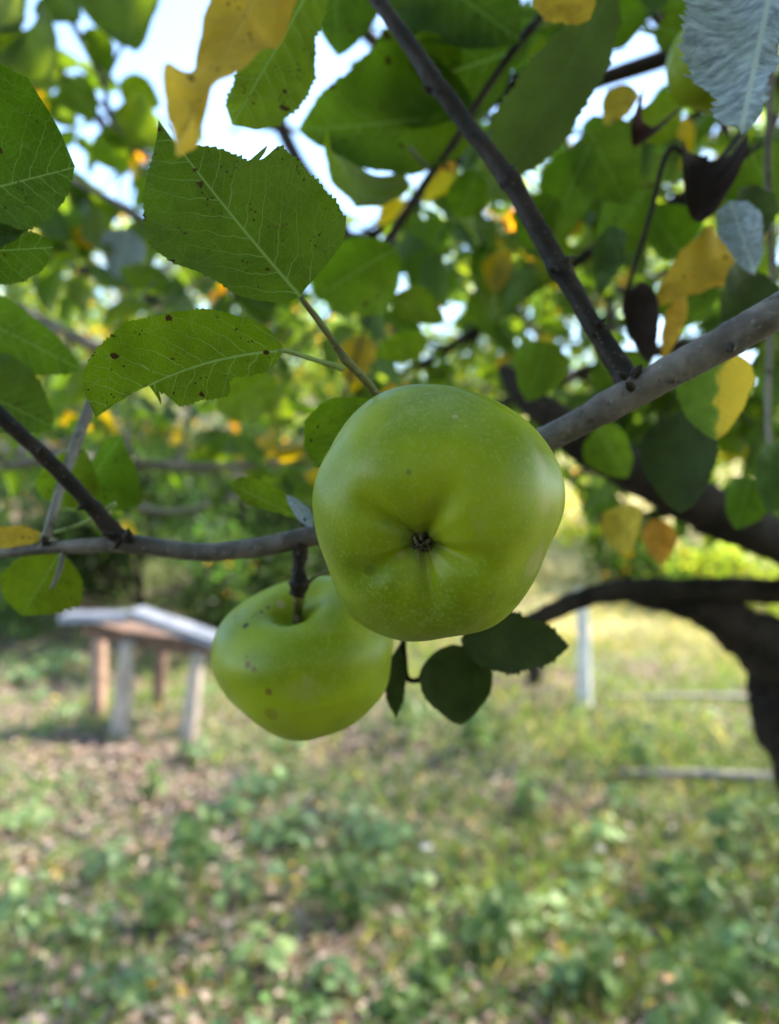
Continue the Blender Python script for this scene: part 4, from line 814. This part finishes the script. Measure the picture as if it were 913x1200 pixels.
LB('pale twig with leaves slanting behind the big bitten leaf', [(-60, 150, .9, 4), (60, 200, .9, 4), (140, 240, .9, 4), (220, 290, .92, 3.5), (300, 350, .95, 3)], 42, 42, 9, .22, (.055, .075), M['bark_pale'])
LB('leafy branch along the left behind the leaf pointing left', [(-80, 560, 1.0, 7), (60, 540, 1.0, 6), (180, 545, 1.02, 5), (300, 545, 1.05, 4), (400, 530, 1.1, 3)], 43, 60, 12, .26, (.05, .075), M['bark_pale'], yel=.12)
LB('long leafy branch behind the top centre', [(760, -60, .8, 8), (640, 60, .8, 7), (540, 160, .82, 6), (470, 260, .85, 5), (420, 380, .9, 3)], 44, 92, 14, .28, (.045, .066))
LB('leafy branch in the middle between the twig and the front apple', [(900, 200, 1.1, 9), (760, 260, 1.1, 8), (640, 330, 1.12, 6), (540, 400, 1.15, 5), (450, 450, 1.2, 3)], 45, 95, 16, .32, (.045, .066))
LB('leafy branch filling the upper right corner', [(1000, -20, .75, 9), (880, 60, .75, 8), (790, 130, .78, 6), (720, 210, .8, 4)], 46, 96, 16, .27, (.045, .066), yel=.1)
LB('leafy branch behind the grey branch at the right', [(1020, 420, .95, 9), (900, 400, .95, 8), (800, 430, .98, 6), (700, 470, 1.0, 4)], 47, 92, 14, .28, (.045, .066), yel=.1)
LB('low leafy branch between the two dark limbs', [(1020, 600, 1.2, 7), (900, 590, 1.2, 6), (800, 600, 1.25, 5), (700, 610, 1.3, 4)], 48, 70, 12, .24, (.045, .066), yel=.15, lowcut=650)
LB('far leafy branch across the top of the view', [(1100, -100, 1.7, 14), (850, 40, 1.7, 12), (620, 130, 1.75, 9), (420, 290, 1.8, 6)], 49, 98, 18, .5, (.055, .08))
LB('far leafy branch on the left above the stand', [(-200, 330, 1.9, 10), (0, 360, 1.9, 9), (150, 420, 1.95, 7), (320, 460, 2.0, 4)], 50, 90, 16, .45, (.055, .08), M['bark_pale'], yel=.14)
LB('far leafy branch behind the front apple', [(1150, 300, 2.0, 12), (900, 380, 2.0, 10), (700, 430, 2.0, 8), (520, 500, 2.1, 5)], 51, 98, 18, .5, (.055, .08), yel=.1)
LB('far leafy branch across the upper right behind the silvery leaf', [(1250, 60, 1.5, 12), (1000, 120, 1.5, 10), (850, 200, 1.5, 8), (700, 290, 1.55, 6), (620, 330, 1.6, 4)], 53, 98, 18, .42, (.06, .085), yel=.06)
LB('far leafy branch low on the left above the stand boards', [(-250, 500, 2.2, 9), (-60, 520, 2.2, 8), (120, 540, 2.25, 6), (330, 560, 2.3, 4)], 54, 90, 16, .45, (.055, .08), M['bark_pale'], yel=.12, lowcut=650)
for lbl_, pth_, sd_, n_ in (
    ('small leaved branch in the distance left of the dark side twig', [(250, -100, 2.4, 10), (330, 150, 2.4, 9), (400, 260, 2.4, 7), (480, 420, 2.45, 5)], 71, 98),
    ('small leaved branch in the distance right of the dark side twig', [(560, -100, 2.6, 10), (640, 120, 2.6, 9), (700, 260, 2.6, 7), (720, 420, 2.7, 5)], 72, 98),
    ('small leaved branch in the distance at the right edge', [(960, -60, 2.3, 10), (900, 160, 2.3, 9), (850, 300, 2.3, 7), (830, 480, 2.4, 5)], 73, 98),
    ('small leaved branch in the distance above the front apple', [(350, 250, 2.2, 8), (450, 300, 2.2, 7), (560, 330, 2.2, 6), (660, 420, 2.2, 4)], 74, 98),
    ('small leaved branch in the distance behind the leaf pointing left', [(-80, 250, 2.5, 8), (60, 300, 2.5, 7), (180, 350, 2.5, 6), (330, 420, 2.5, 4)], 75, 98),
    ('small leaved branch behind the broad olive leaf at the upper right', [(900, 60, 1.6, 7), (760, 180, 1.6, 6), (660, 240, 1.6, 5), (580, 260, 1.6, 4)], 77, 98),
    ('small leaved branch behind the drooping dead leaves', [(1000, 200, 1.9, 7), (880, 260, 1.9, 6), (760, 330, 1.9, 5), (650, 360, 1.9, 4)], 78, 98),
    ('small leaved branch behind the thick dark bough', [(1050, 480, 1.7, 7), (900, 500, 1.7, 6), (760, 520, 1.7, 5), (670, 560, 1.7, 4)], 79, 90),
    ('small leaved branch crossing behind the bitten leaf', [(100, 120, 1.9, 6), (180, 220, 1.9, 6), (260, 330, 1.9, 5), (340, 400, 1.9, 4)], 76, 70)):
    LB(lbl_, pth_, sd_, n_, 20, .5, (.045, .07), yel=.06)
for lbl_, pth_, sd_, n_ in (
    ('small leaved branch far behind the top centre leaves', [(300, -80, 3.2, 9), (450, 60, 3.2, 8), (560, 200, 3.2, 6), (600, 330, 3.3, 4)], 81, 98),
    ('small leaved branch far behind the silvery leaf', [(700, -60, 3.0, 9), (800, 60, 3.0, 8), (860, 200, 3.0, 6), (800, 350, 3.1, 4)], 82, 98),
    ('small leaved branch far behind the yellow leaves at the right', [(1100, 250, 2.8, 9), (900, 320, 2.8, 8), (780, 360, 2.8, 6), (680, 400, 2.9, 4)], 83, 98)):
    LB(lbl_, pth_, sd_, n_, 22, .7, (.055, .085), yel=.05)
LB('bare grey branch with few leaves at the left', [(-80, 440, 1.3, 9), (20, 500, 1.3, 8), (100, 560, 1.32, 6), (200, 600, 1.35, 4), (330, 560, 1.4, 3)], 52, 34, 9, .25, (.05, .07), M['bark_pale'], yel=.2)
